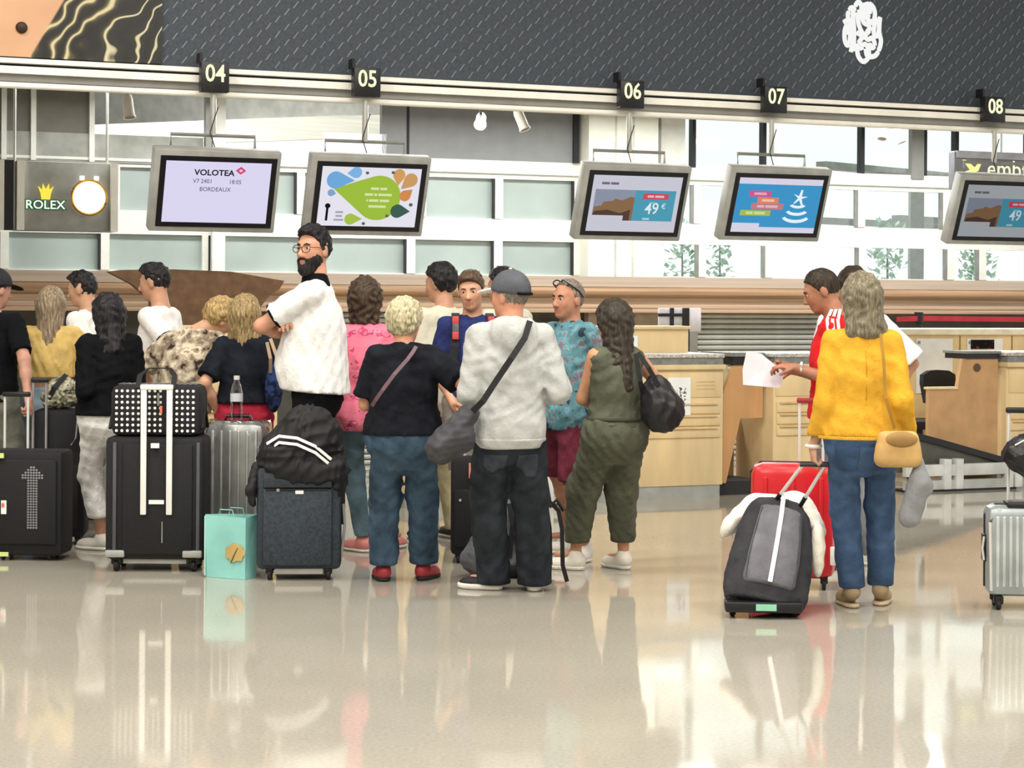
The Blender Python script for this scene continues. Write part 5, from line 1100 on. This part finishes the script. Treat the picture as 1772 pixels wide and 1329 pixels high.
# second black suitcase with backpack on it
o, W_, D = case_at('suitcase', 'plain black suitcase with grey handle rods carrying a crumpled khaki backpack', 60, 150, 940, 6)
zt = hz(712, D); box('shell', (-W_ / 2, -.12, .05), (W_ / 2, .12, zt), m_blk, o, .035); box('front_pocket', (-W_ / 2 + .04, -.14, .1), (W_ / 2 - .04, -.11, zt * .6), m_blk, o, .015)
rods(o, (62 - 105) * D / FPX, (84 - 105) * D / FPX, -.14, hz(785, D), hz(662, D), plain('grey_rod', 'a8aaac', .35, .4)); MB().tube([((138 - 105) * D / FPX, -.14, hz(712, D)), ((134 - 105) * D / FPX, -.145, hz(760, D)), ((126 - 105) * D / FPX, -.14, hz(772, D))], .005).build('strap_loop', plain('grey_rod', 'a8aaac', .35, .4), o)
for x in (-W_ / 2 + .05, W_ / 2 - .05): wheel(o, x, -.07); wheel(o, x, .07)
kb = thing('khaki_backpack', 'crumpled khaki patterned backpack lying on a black suitcase', 'backpack', (o.location.x, o.location.y, zt)); z_ = hz(658, D) - zt
soft('pack_body', [ell((0, -.0, z_ * .5), (.1, .1, z_ * .55), .03), ell((-.06, -.05, z_ * .35), (.06, .06, z_ * .4), .03), ell((.06, -.03, z_ * .45), (.06, .06, z_ * .4), .03)], .009, pattern('khaki_print', [(0, '4a4a40'), (.42, '8d8b76'), (.52, 'b9b6a0'), (.6, '6d6d5c')], 14), kb, wrinkle(5, .012, 45, 1), [lambda X, Y, Z: .002 - Z])
MB().strip([(-.06, -.1, z_ * .3), (-.02, -.11, z_ * .7), (.04, -.05, z_ + .02)], (0, -1, .3), .03, .006).build('shoulder_strap', m_blk, kb)
# silver ribbed case in film, bottle on top
o, W_, D = case_at('suitcase', 'tall silver ribbed suitcase wrapped in clear film with a bottle on top', 360, 464, 968, -4)
zt = hz(731, D); m_sil = plain('silver_shell', '9da09f', .3, .5, .1); hardcase(o, W_, .27, .07, zt, m_sil, 6, plain('silver_rib', 'c4c7c6', .25, .5), .06)
tf = NT('clear_film'); q1 = tf.n('ShaderNodeBsdfTransparent'); q2 = tf.n('ShaderNodeBsdfGlossy'); q2.inputs['Roughness'].default_value = .12; q3 = tf.n('ShaderNodeMixShader'); lw = tf.n('ShaderNodeLayerWeight'); lw.inputs[0].default_value = .35; tf.l(lw.outputs[1], q3.inputs[0]); tf.l(q1.outputs[0], q3.inputs[1]); tf.l(q2.outputs[0], q3.inputs[2]); tf.l(q3.outputs[0], tf.out.inputs[0])
soft('film_wrap', [ell((0, 0, zt * .5), (W_ * .72, .2, zt * .72), .02)], .014, tf.m, o, wrinkle(8, .012, 40, .3), [lambda X, Y, Z: np.maximum(np.abs(X) - W_ / 2 - .014, np.abs(Y) - .155), lambda X, Y, Z: Z - zt - .008, lambda X, Y, Z: .05 - Z])
MB().tube([(-.08, -.02, zt), (-.07, -.02, zt + .03), (.07, -.02, zt + .03), (.08, -.02, zt)], .012).build('top_handle', m_black, o, True); box('side_lock', (W_ / 2 - .005, -.03, zt * .5), (W_ / 2 + .015, .03, zt * .62), m_black, o, .006)
for x in (-W_ / 2 + .05, W_ / 2 - .05): wheel(o, x, -.08, .034); wheel(o, x, .08, .034)
bt = thing('water_bottle', 'clear plastic water bottle with white cap on the silver suitcase', 'bottle', (o.location.x - .005, o.location.y - .07, zt + .009)); hb = hz(655, D) - zt
tp = NT('clear_plastic'); q1 = tp.n('ShaderNodeBsdfTransparent'); q1.inputs[0].default_value = (.9, .93, .95, 1); q2 = tp.n('ShaderNodeBsdfGlossy'); q2.inputs['Roughness'].default_value = .08; q3 = tp.n('ShaderNodeMixShader'); lw = tp.n('ShaderNodeLayerWeight'); lw.inputs[0].default_value = .5; tp.l(lw.outputs[1], q3.inputs[0]); tp.l(q1.outputs[0], q3.inputs[1]); tp.l(q2.outputs[0], q3.inputs[2]); tp.l(q3.outputs[0], tp.out.inputs[0])
r = .037; MB().lathe([(0, 0), (r * .9, 0), (r, .015), (r, hb * .3), (r * .9, hb * .35), (r, hb * .4), (r, hb * .62), (r * .75, hb * .78), (.016, hb * .88), (.015, hb * .92)], 18).build('bottle_body', tp.m, bt, True); MB().lathe([(0, hb * .91), (.018, hb * .91), (.018, hb), (0, hb)], 14).build('cap', plain('white_tag', 'eeeeea', .5), bt); MB().lathe([(r + .001, hb * .42), (r + .001, hb * .6)], 18).build('label_band', plain('pale_band', 'd9dde2', .5), bt, True)
# aqua paper bag
b = ground(399, 999); ab = thing('paper_bag', 'aqua paper carrier bag with gold leaf motif on the polished floor', 'bag', b, rad(-24)); D = b.y; H_ = hz(893, D)
m_aq = plain('aqua_paper', '8fd0cb', .6, var=.05)
MB().add([(-.125, -.05, .001), (.125, -.05, .001), (.125, .07, .001), (-.125, .07, .001), (-.13, -.06, H_), (.13, -.055, H_ - .01), (.13, .07, H_), (-.13, .075, H_ - .01), (-.133, .005, H_ * .5), (.118, .01, H_ * .55)], [(0, 1, 5, 4), (2, 3, 7, 6), (1, 2, 9), (2, 6, 9), (6, 5, 9), (5, 1, 9), (3, 0, 8), (0, 4, 8), (4, 7, 8), (7, 3, 8), (3, 2, 1, 0)]).build('bag_body', m_aq, ab)
box('side_gusset', (-.136, -.06, .01), (-.13, .07, H_ - .01), plain('pale_aqua_paper', 'bfe8e2', .6), ab)
MB().prism([(.045 + .062 * cos(a) * (1 + .1 * cos(7 * a)), H_ * .42 + .05 * sin(a) * (1 + .1 * cos(7 * a))) for a in np.linspace(0, 2 * PI, 36)[:-1]], .003, T(.02, -.062, 0)).build('gold_leaf_motif', plain('gold_ink', 'c2a868', .5), ab)
for i in range(3): MB().strip([(.02 + .02, -.064, H_ * .25), (.06 + .012 * i, -.064, H_ * (.38 + .06 * i))], (0, -1, 0), .004, .002).build('motif_line', plain('dark_gold_ink', '6a5a32', .5), ab)
for y in (-.05, .06): MB().tube([(-.05, y, H_ - .005), (-.04, y, H_ + .03), (.04, y, H_ + .03), (.05, y, H_ - .005)], .003, 5).build('cord_handle', m_aq, ab)
# dark teal case with draped jacket
o, W_, D = case_at('suitcase', 'slate blue fabric cabin suitcase with black jacket draped over it', 446, 590, 1000, 4)
zt = hz(808, D); m_sl = plain('slate_nylon', '2a343d', .75, var=.2, scale=70, bump=.3)
box('shell', (-W_ / 2, -.11, .06), (W_ / 2, .11, zt), m_sl, o, .03); box('front_pocket', (-W_ / 2 + .035, -.135, .085), (W_ / 2 - .05, -.1, zt - .12), m_sl, o, .012); box('upper_pocket', (-W_ / 2 + .035, -.13, zt - .115), (W_ / 2 - .05, -.1, zt - .03), m_sl, o, .012); box('pocket_zip', (-W_ / 2 + .05, -.138, zt - .125), (W_ / 2 - .07, -.128, zt - .117), m_black, o)
box('name_plate', (-.02, -.136, hz(853, D)), (.025, -.128, hz(847, D)), plain('white_tag', 'eeeeea', .5), o); MB().lathe([(0, 0), (.01, 0), (.01, .006), (0, .008)], 10, T(-.115, -.136, zt - .125) @ RXm(PI / 2)).build('zip_stud', m_steel, o); box('side_handle', (W_ / 2 - .004, -.03, .3), (W_ / 2 + .02, .03, .5), m_black, o, .01); MB().tube([(W_ / 2 + .01, -.05, .42), (W_ / 2 + .02, -.06, .3), (W_ / 2 + .0, -.07, .12)], .008).build('grey_strap', plain('grey_rod', 'a8aaac', .35, .4), o)
for x in (-W_ / 2 + .07, W_ / 2 - .07): wheel(o, x, -.07, .03, .022); wheel(o, x, .07, .03, .022)
box('base_bar', (-W_ / 2 + .1, -.1, .035), (W_ / 2 - .1, .1, .065), plain('grey_guard', '9b9b98', .5), o)
jk = thing('draped_jacket', 'black jacket with two white stripes draped over the slate blue suitcase', 'jacket', (o.location.x, o.location.y, zt), 0); jm = plain('black_track_cloth', '101114', .7, var=.25, scale=14, bump=.2); zj = hz(700, D) - zt
W2 = W_ / 2
soft('jacket_body', [ell((.05, -.02, zj * .45), (.19, .13, zj * .52), .04), ell((-.08, -.04, zj * .2), (.15, .13, zj * .4), .04), ell((.03, -.06, -.02), (W2 + .02, .1, .1), .04), ell((W2 - .01, 0, -.05), (.04, .12, .16), .03), ell((-W2 + .02, -.01, -.09), (.035, .11, .12), .03)], .01, jm, jk, wrinkle(11, .014, 32, 1), [lambda X, Y, Z: np.maximum(np.maximum(np.abs(X) - W2 + .004, np.abs(Y) - .112), Z + .0) * -1 if False else Z * 0 - 1])
for k_ in range(2):
    q = k_ * .035; MB().strip([(-.17 + q * .3, -.135, .12 - q + .01), (-.1, -.16, .175 - q), (0.0, -.165, .165 - q), (.1, -.155, .12 - q), (.185, -.12, .045 - q)], [(-.3, -1, .5), (0, -1, .5), (0, -1, .5), (.3, -1, .5), (.6, -1, .3)], .016, .006).build('white_stripe', c_white, jk)
soft('jacket_sleeve', [cap((-W2 + .0, -.06, -.0), (-W2 - .03, -.1, -.13), .03, .028, .02), cap((-W2 - .03, -.1, -.13), (-W2 - .02, -.09, -.2), .028, .022, .02)], .009, jm, jk, wrinkle(3, .006, 50, 1))
# black suitcase standing by the boy
o, W_, D = case_at('suitcase', 'small black suitcase with coral tag between the navy trousers and dark jeans', 780, 842, 972, 0)
zt = hz(790, D); box('shell', (-W_ / 2, -.1, .05), (W_ / 2 + .03, .1, zt), m_blk, o, .03); box('front_pocket', (-W_ / 2 + .02, -.115, .1), (W_ / 2, -.09, zt * .7), m_blk, o, .012); box('coral_tag', (.0, -.125, zt - .12), (.04, -.116, zt - .03), plain('coral_tag', 'd98a78', .6), o); MB().lathe([(0, 0), (.008, 0), (.007, .006), (0, .007)], 8, T(-.05, -.115, zt * .6) @ RXm(PI / 2)).build('zip_stud', m_rod, o)
for x in (-.06, .08): wheel(o, x, -.06); wheel(o, x, .06)
rods(o, -.03, .05, .06, zt - .02, zt + .1)
# grey holdall at the hoodie's feet and hanging backpack
b = ground(840, 1006); gb = thing('floor_holdall', 'grey and black rucksack standing on the floor between the dark jeans legs', 'rucksack', (b.x + .03, b.y + .2, 0)); m_gy = cloth('grey_canvas', '6b6e72', .12)
soft('pack_body', [ell((-.06, 0, .12), (.075, .08, .14), .03), ell((.1, .02, .2), (.14, .1, .26), .03), ell((.02, -.02, .1), (.2, .1, .11), .03)], .011, m_gy, gb, wrinkle(2, .008, 30, 1), [lambda X, Y, Z: .001 - Z]); soft('dark_base', [ell((.06, 0, .05), (.2, .115, .07), .03)], .011, m_blk, gb, None, [lambda X, Y, Z: .001 - Z, lambda X, Y, Z: Z - .09])
MB().strip([(.1, -.08, .42), (.12, -.11, .3), (.1, -.11, .12)], (0, -1, 0), .03, .006).build('strap', m_blk, gb)
b = ground(972, 1010); kb = thing('black_rucksack', 'slim black rucksack with loose hanging straps beside dark jeans', 'rucksack', (b.x - .1, b.y + .12, 0)); D = b.y
soft('pack_body', [ell((-.02, .0, .2), (.07, .1, .21), .03), ell((-.04, .0, .4), (.05, .08, .2), .04)], .01, m_blk, kb, wrinkle(9, .008, 36, 1), [lambda X, Y, Z: .001 - Z]); MB().strip([(-.0, -.09, .62), (.03, -.1, .45), (.08, -.1, .4), (.1, -.11, .3), (.105, -.11, .1), (.13, -.11, .01)], (0, -1, 0), .024, .006).build('loose_strap', m_blk, kb); MB().strip([(.0, -.09, .5), (.03, -.1, .3), (.035, -.1, .1)], (0, -1, 0), .028, .006).build('loose_strap', m_blk, kb); MB().tube([(.03, -.1, .42), (.07, -.1, .46), (.11, -.1, .4)], .012, 6).build('buckle', m_black, kb, True)
# red suitcase
o, W_, D = case_at('suitcase', 'glossy red hard-shell suitcase with red grip behind the grey trolley bag', 1297, 1446, 1016, -8)
zt = hz(797, D); m_red = plain('red_gloss_shell', 'c8222c', .22, 0, .06, 3); W_ *= .97
hardcase(o, W_, .26, .06, zt, m_red, 0, r=.06)
for i in range(3): MB().rbox((-W_ / 2 + .08 + i * (W_ - .16) / 2 - .012, -.14, .1), (-W_ / 2 + .08 + i * (W_ - .16) / 2 + .012, -.12, zt - .07), .008, 2).build('rib', m_red, o, True)
rods(o, (1381 - 1371) * D / FPX, (1403 - 1371) * D / FPX + .06, .09, zt - .03, hz(692, D), m_rod, plain('dark_red_grip', '9a1f33', .5)); box('corner_badge', (W_ / 2 - .03, -.136, .14), (W_ / 2 + .004, -.1, .24), plain('white_tag', 'eeeeea', .5), o, .008); box('lock_plate', (W_ / 2 - .002, -.03, zt * .45), (W_ / 2 + .008, .03, zt * .6), plain('pale_lock', 'd9b9b4', .4), o, .003)
for x in (-W_ / 2 + .06, W_ / 2 - .06): wheel(o, x, -.08, .03); wheel(o, x, .08, .03)
# grey trolley bag (leaning back towards the hand) with white jacket
b = ground(1322, 1072); D = b.y; tb = thing('trolley_bag', 'grey and black trolley bag with white zip stripe tilted behind the yellow blouse', 'trolley bag', b, rad(-4)); m_tg = cloth('grey_poly', '6f6f76', .1); m_tb = cloth('charcoal_poly', '3d3d42', .12)
TLT = rad(-30); SK = rad(12)
M = T(0, .1, .05) @ Matrix.Rotation(SK, 4, 'Y') @ RXm(TLT)
Wt, Ht = 150 * D / FPX, .57
prims = [col(np.array([0., .06, .2, .4, .52, Ht]), np.array([.19, .215, .215, .19, .165, .12]), np.array([.09, .115, .125, .12, .1, .06]), np.zeros(6), np.zeros(6), .02)]
V, Q = sculpt(prims, .012, wrinkle(4, .003, 20, 1)); me = nmesh('bag_shell', V, Q); me.transform(M); link('bag_shell', me, m_tb, tb, True)
V, Q = sculpt([ell((0, -.09, .27), (.17, .065, .28), .02)], .012, None, [lambda X, Y, Z: np.abs(X + .0) - .125 + .08 * (Z - .2), lambda X, Y, Z: .07 - Z, lambda X, Y, Z: Z - .5]); me = nmesh('front_pocket', V, Q); me.transform(M); link('front_pocket', me, m_tg, tb, True)
z_ = MB(); z_.strip([M @ Vector((0, y, z)) for y, z in ((-.146, .075), (-.158, .2), (-.16, .32), (-.146, .45), (-.118, .52), (-.1, .585))], [M.to_3x3() @ Vector((0, -1, q)) for q in (-.1, 0, 0, .15, .3, .3)], .022, .006); z_.build('zip_stripe', plain('white_zip', 'eceaf0', .5), tb)
for q in (-1, 1):
    z_ = MB(); z_.strip([M @ Vector((q * x, y, z)) for x, y, z in ((.122, -.125, .08), (.126, -.138, .2), (.114, -.139, .35), (.1, -.12, .48))], [M.to_3x3() @ Vector((q * .5, -1, 0))] * 4, .006, .005); z_.build('pocket_piping', plain('grey_piping', '4a4c52', .6), tb)
for q in (-1, 1): wheel(tb, q * .15, .1, .04, .03); 
box('wheel_base', (-.19, .0, .03), (.19, .17, .085), m_black, tb, .012); box('green_tag', (-.04, -.02, .045), (.06, -.005, .075), plain('mint_tag', '8fd3b4', .5), tb, M=None)
hp_ = Vector(YEL.base) + Vector(tuple(YEL.wr['L'])) - Vector((0, .02, .09)); hl = Matrix.Rotation(rad(4), 4, 'Z') @ (hp_ - b)
for q in (-1, 1):
    p0 = M @ Vector((q * .07, .06, .5)); p1 = hl + Vector((q * .055, 0, 0)); MB().tube([p0, p0.lerp(p1, .45)], .012, 8).build('handle_sleeve', m_black, tb, True); MB().tube([p0.lerp(p1, .42), p1], .009, 8).build('handle_rod', m_rod, tb, True)
MB().tube([hl + Vector((-.07, 0, 0)), hl + Vector((.07, 0, 0))], .013, 8).build('handle_grip', m_black, tb, True)
wj = thing('white_jacket', 'white jacket draped over the tilted grey trolley bag', 'jacket', b, rad(-4)); wm = cloth('white_fleece', 'f0ede2', .03)
Vt = lambda x, y, z: tuple(M @ Vector((x, y, z)))
soft('jacket_body', [cap(Vt(-.12, .03, .55), Vt(.13, .03, .575), .055, .055, .04), cap(Vt(-.1, .06, .56), Vt(.12, .06, .6), .05, .06, .04), ell(Vt(-.19, .05, .47), (.045, .06, .12), .04, rotm(0, 0, rad(38))), ell(Vt(-.235, .03, .4), (.035, .05, .07), .03, rotm(0, 0, rad(30))), ell(Vt(.175, .02, .52), (.05, .06, .1), .04, rotm(0, 0, rad(-35))), ell(Vt(.225, .0, .36), (.036, .05, .14), .03), ell(Vt(.07, .05, .63), (.06, .05, .05), .03)], .01, wm, wj, wrinkle(21, .005, 26, 1))
# silver cabin case at the right edge
b = ground(1752, 1052); D = b.y; W_ = .36; o = thing('suitcase', 'silver ribbed cabin suitcase standing alone with black coat on its handle', 'suitcase', (b.x + .04, b.y, 0), rad(-6)); zt = hz(868, D)
m_sv = plain('silver_blue_shell', 'a3adb0', .3, .4, .06); hardcase(o, W_, .22, .07, zt, m_sv, 9, plain('silver_ridge', 'ccd4d6', .25, .4), .045); box('side_handle', (-W_ / 2 - .014, -.05, .24), (-W_ / 2 + .004, .04, .38), m_black, o, .006); MB().tube([(-W_ / 2 - .012, -.06, .25), (-W_ / 2 - .02, -.06, .31), (-W_ / 2 - .012, -.06, .37)], .006).build('handle_trim', m_rod, o, True); MB().tube([(-W_ / 2 + .02, -.1, .1), (-W_ / 2 + .012, -.1, zt - .08), (-W_ / 2 + .06, -.1, zt - .01)], .008).build('edge_frame', m_rod, o, True)
rods(o, -.06, .1, .03, zt - .02, hz(706, D), m_rod); box('black_top_pad', (-.08, -.09, zt - .015), (.16, .08, zt + .02), m_black, o, .01)
for x in (-W_ / 2 + .06, W_ / 2 - .06): wheel(o, x, -.07, .026, .024); wheel(o, x, .07, .026, .024)
cj = thing('hanging_coat', 'shiny black coat hung over the silver cabin suitcase handle', 'coat', (b.x + .04, b.y, zt), rad(-6)); zc = hz(735, D) - zt
soft('coat_body', [cap((.13, -.0, zc), (-.02, -.05, zc - .13), .05, .075, .04), cap((-.02, -.05, zc - .13), (.06, -.07, zc - .22), .07, .06, .04), ell((.14, -.02, zc - .2), (.12, .09, .16), .04)], .01, plain('shiny_black_coat', '141519', .4, var=.2), cj, wrinkle(6, .01, 36, 1)); MB().tube([(-.05, -.125, zc - .08), (.02, -.13, zc - .04), (.09, -.12, zc - .05)], .004).build('coat_zip', m_rod, cj)
# the reader's paper
pa = thing('paper_sheet', 'white paper sheet held up by the person in red shirt', 'paper', at(1322, 640, 11.2)); s_ = 11.2 / FPX
pp = [(1292, 608), (1318, 612), (1338, 628), (1360, 645), (1352, 672), (1320, 670), (1286, 666), (1285, 640)]
mp = MB(); V = [Vector(((x - 1322) * s_, .05 * sin((x - 1285) / 40) - .0, (640 - y) * s_)) for x, y in pp]; n = len(V); mp.add(V + [v + Vector((0, .003, 0)) for v in V], [tuple(range(n)), tuple(range(2 * n - 1, n - 1, -1))] + [(i, i + n, (i + 1) % n + n, (i + 1) % n) for i in range(n)]); mp.build('sheet', plain('white_paper', 'e9e8f2', .7, var=.02), pa)
# worn bags
def bag(name, label, cat, prims, mat, strap_pts, strap_up, sw, smat, h=.01, wr=None, clips=(), base=None):
    lo = Vector(base); o = thing(name, label, cat, lo); L = tuple(lo)
    V, Q = sculpt(prims, h, wr, clips); me = nmesh('bag_body', V - A3(L), Q); link('bag_body', me, mat, o, True)
    for pts in strap_pts: MB().strip([Vector(q) - lo for q in pts], strap_up, sw, .007).build('shoulder_strap', smat, o)
    return o
D = 11.0; c = at(1146, 700, D - .02); sh_ = at(1106, 618, 11.0)
bag('shoulder_bag', 'big black soft shoulder bag hanging behind the olive jumpsuit', 'bag', [ell(c + Vector((0, 0, -.03)), (.125, .09, .13), .03), ell(c + Vector((-.03, 0, .06)), (.085, .07, .11), .04)], plain('black_soft_leather', '131318', .45, var=.3, scale=10, bump=.3), [[at(1104, 610, D - .06), at(1122, 636, D - .1), at(1140, 668, D - .09)], [at(1100, 612, D + .02), at(1108, 660, D - .02), at(1112, 680, D - .0)]], (0, -1, .1), .026, m_blk, wr=wrinkle(14, .009, 34, 1), base=c + Vector((0, 0, -.16)))
D = 9.54; c = at(1554, 776, D); o = bag('handbag', 'tan suede handbag hanging at the hip of blue jeans', 'bag', [cap(c + Vector((-.075, 0, -.05)), c + Vector((.075, 0, -.05)), .043, .043, .03), cap(c + Vector((-.065, 0, .05)), c + Vector((.065, 0, .05)), .035, .035, .03), cap(c + Vector((-.07, 0, 0)), c + Vector((.07, 0, 0)), .04, .04, .03)], plain('tan_suede', 'c39e63', .8, var=.12), [[at(1524, 578, 9.55), at(1529, 620, 9.53), at(1533, 690, 9.52), at(1548, 742, 9.56), at(1560, 752, 9.54)]], (0, -1, .05), .014, plain('ochre_strap', 'a87f2a', .7), base=c + Vector((0, 0, -.11)))
L = Vector(o.location); V, Q = sculpt([ell(c + Vector((.01, -.03, .045)), (.08, .03, .04), .02)], .009); link('bag_flap', nmesh('bag_flap', V - A3(L), Q), plain('dark_tan_suede', '9c7a44', .8), o, True)
D = 10.15; c = at(782, 745, D); bag('sling_bag', 'charcoal sling bag at the hip of the light grey hoodie', 'bag', [cap(at(812, 716, D), at(764, 775, D), .055, .085, .04), ell(at(790, 760, D), (.1, .07, .08), .04)], plain('charcoal_nylon', '3a3b40', .7, var=.25, scale=12, bump=.2), [[at(917, 556, 10.2), at(908, 585, 10.11), at(885, 620, 10.06), at(858, 660, 10.06), at(836, 694, 10.05), at(818, 712, 10.08)]], (0, -1, .1), .032, m_blk, wr=wrinkle(17, .008, 34, 1), base=c + Vector((0, 0, -.2)))
D = 10.5; bag('crossbody_bag', 'small dark bag on thin mauve strap across the black tee', 'bag', [ell(at(662, 690, 10.52) + Vector((-.02, .1, 0)), (.05, .06, .07), .02)], m_blk, [[at(720, 600, 10.56), at(714, 610, 10.5), at(705, 622, 10.455), at(682, 648, 10.425), at(662, 675, 10.43), at(650, 692, 10.47), at(644, 702, 10.53)]], (0, -1, .1), .02, plain('mauve_strap', '6e5560', .7), base=at(655, 720, 10.6))
D = 12.12; bag('tote_bag', 'dark blue patterned bag with beige straps on the shoulder of the navy tee', 'bag', [ell(at(474, 672, D), (.055, .06, .15), .03)], pattern('blue_print', [(0, '1c2338'), (.45, '2f3f6e'), (.6, '1d2233')], 16), [[at(462, 592, D - .1), at(468, 620, D - .1), at(468, 645, D - .05)], [at(468, 586, D - .06), at(478, 615, D - .08), at(484, 645, D - .03)]], (0, -1, .1), .02, plain('beige_strap', 'c2a98c', .7), wr=wrinkle(19, .006, 40, 1), base=at(474, 710, D))
# backpack on the boy
P_ = BOY; o = thing('backpack', 'backpack with grey and red straps worn by the young person in blue tee', 'backpack', P_.base, P_.yaw); k_ = P_.k
soft('pack_body', [ell((0, -.2, 1.18 * k_), (.15, .09, .24), .03)], .013, m_blk, o, wrinkle(23, .006, 30, 1), [lambda X, Y, Z: Y + .118])
for q in (-1, 1):
    m_ = MB(); m_.strip([(q * .1, -.11, 1.40 * k_), (q * .105, -.03, 1.445 * k_), (q * .108, .055, 1.425 * k_), (q * .11, .1, 1.36 * k_), (q * .115, .125, 1.25 * k_), (q * .13, .13, 1.12 * k_), (q * .15, .08, 1.02 * k_), (q * .17, .0, .98 * k_), (q * .14, -.12, .98 * k_)], [(0, -.5, 1), (0, 0, 1), (0, .5, 1), (0, 1, .4), (0, 1, .1), (0, 1, 0), (q, 1, 0), (q, 0, 0), (q, -1, 0)], .05, .012); m_.build('shoulder_strap', m_blk, o)
    for z_, c_ in ((1.41, 'red'), (1.32, 'red'), (1.365, 'grey')): box('strap_patch', (q * .11 - .02, (.1 if z_ > 1.38 else .122), z_ * k_ - .028), (q * .11 + .02, (.118 if z_ > 1.38 else .14), z_ * k_ + .022), plain('red_patch', 'c9484e', .7) if c_ == 'red' else m_gy, o, .005)
# grey item of unclear kind, built as a cloth pouch by the handbag
P_ = REARMAN; w_ = P_.base + Vector((0, 0, 0)); wr_ = Vector(tuple(P_.wr['R'])); wr_.rotate(Matrix.Rotation(P_.yaw, 3, 'Z')); wr_ = wr_ + P_.base
c = at(1580, 858, 9.56); ho = thing('grey_pouch', 'long grey cloth pouch dangling below the tan handbag', 'pouch', c + Vector((0, 0, -.16)))
soft('pouch_body', [cap((.03, 0, .33), (.03, 0, .22), .022, .05, .03), cap((.03, 0, .22), (-.015, 0, .06), .055, .055, .03), ell((.07, 0, .2), (.03, .03, .04), .02)], .009, cloth('grey_jersey', '8b8d90', .06), ho, wrinkle(27, .004, 30, 1)); MB().strip([(.03, 0, .34), (.02, -.02, .42)], (0, -1, 0), .02, .006).build('pouch_strap', cloth('grey_jersey', '8b8d90', .06), ho)

# ================================================================== families of look-alikes
for nm, gr in (('desk_number_sign', 'desk number signs on the rail'), ('hanging_screen', 'screens hanging over the desks'), ('track_spotlight', 'track spotlights behind the fascia'), ('check_in_desk', 'maple check-in desks'),
               ('roller_shutter', 'roller shutters under the beam'), ('garden_shrub', 'shrubs outside the glazing'), ('person', 'travellers queueing at the desks'), ('suitcase', 'suitcases of the travellers')):
    for o in C.objects:
        if o.parent is None and o.name.split('.')[0] == nm: o['group'] = gr
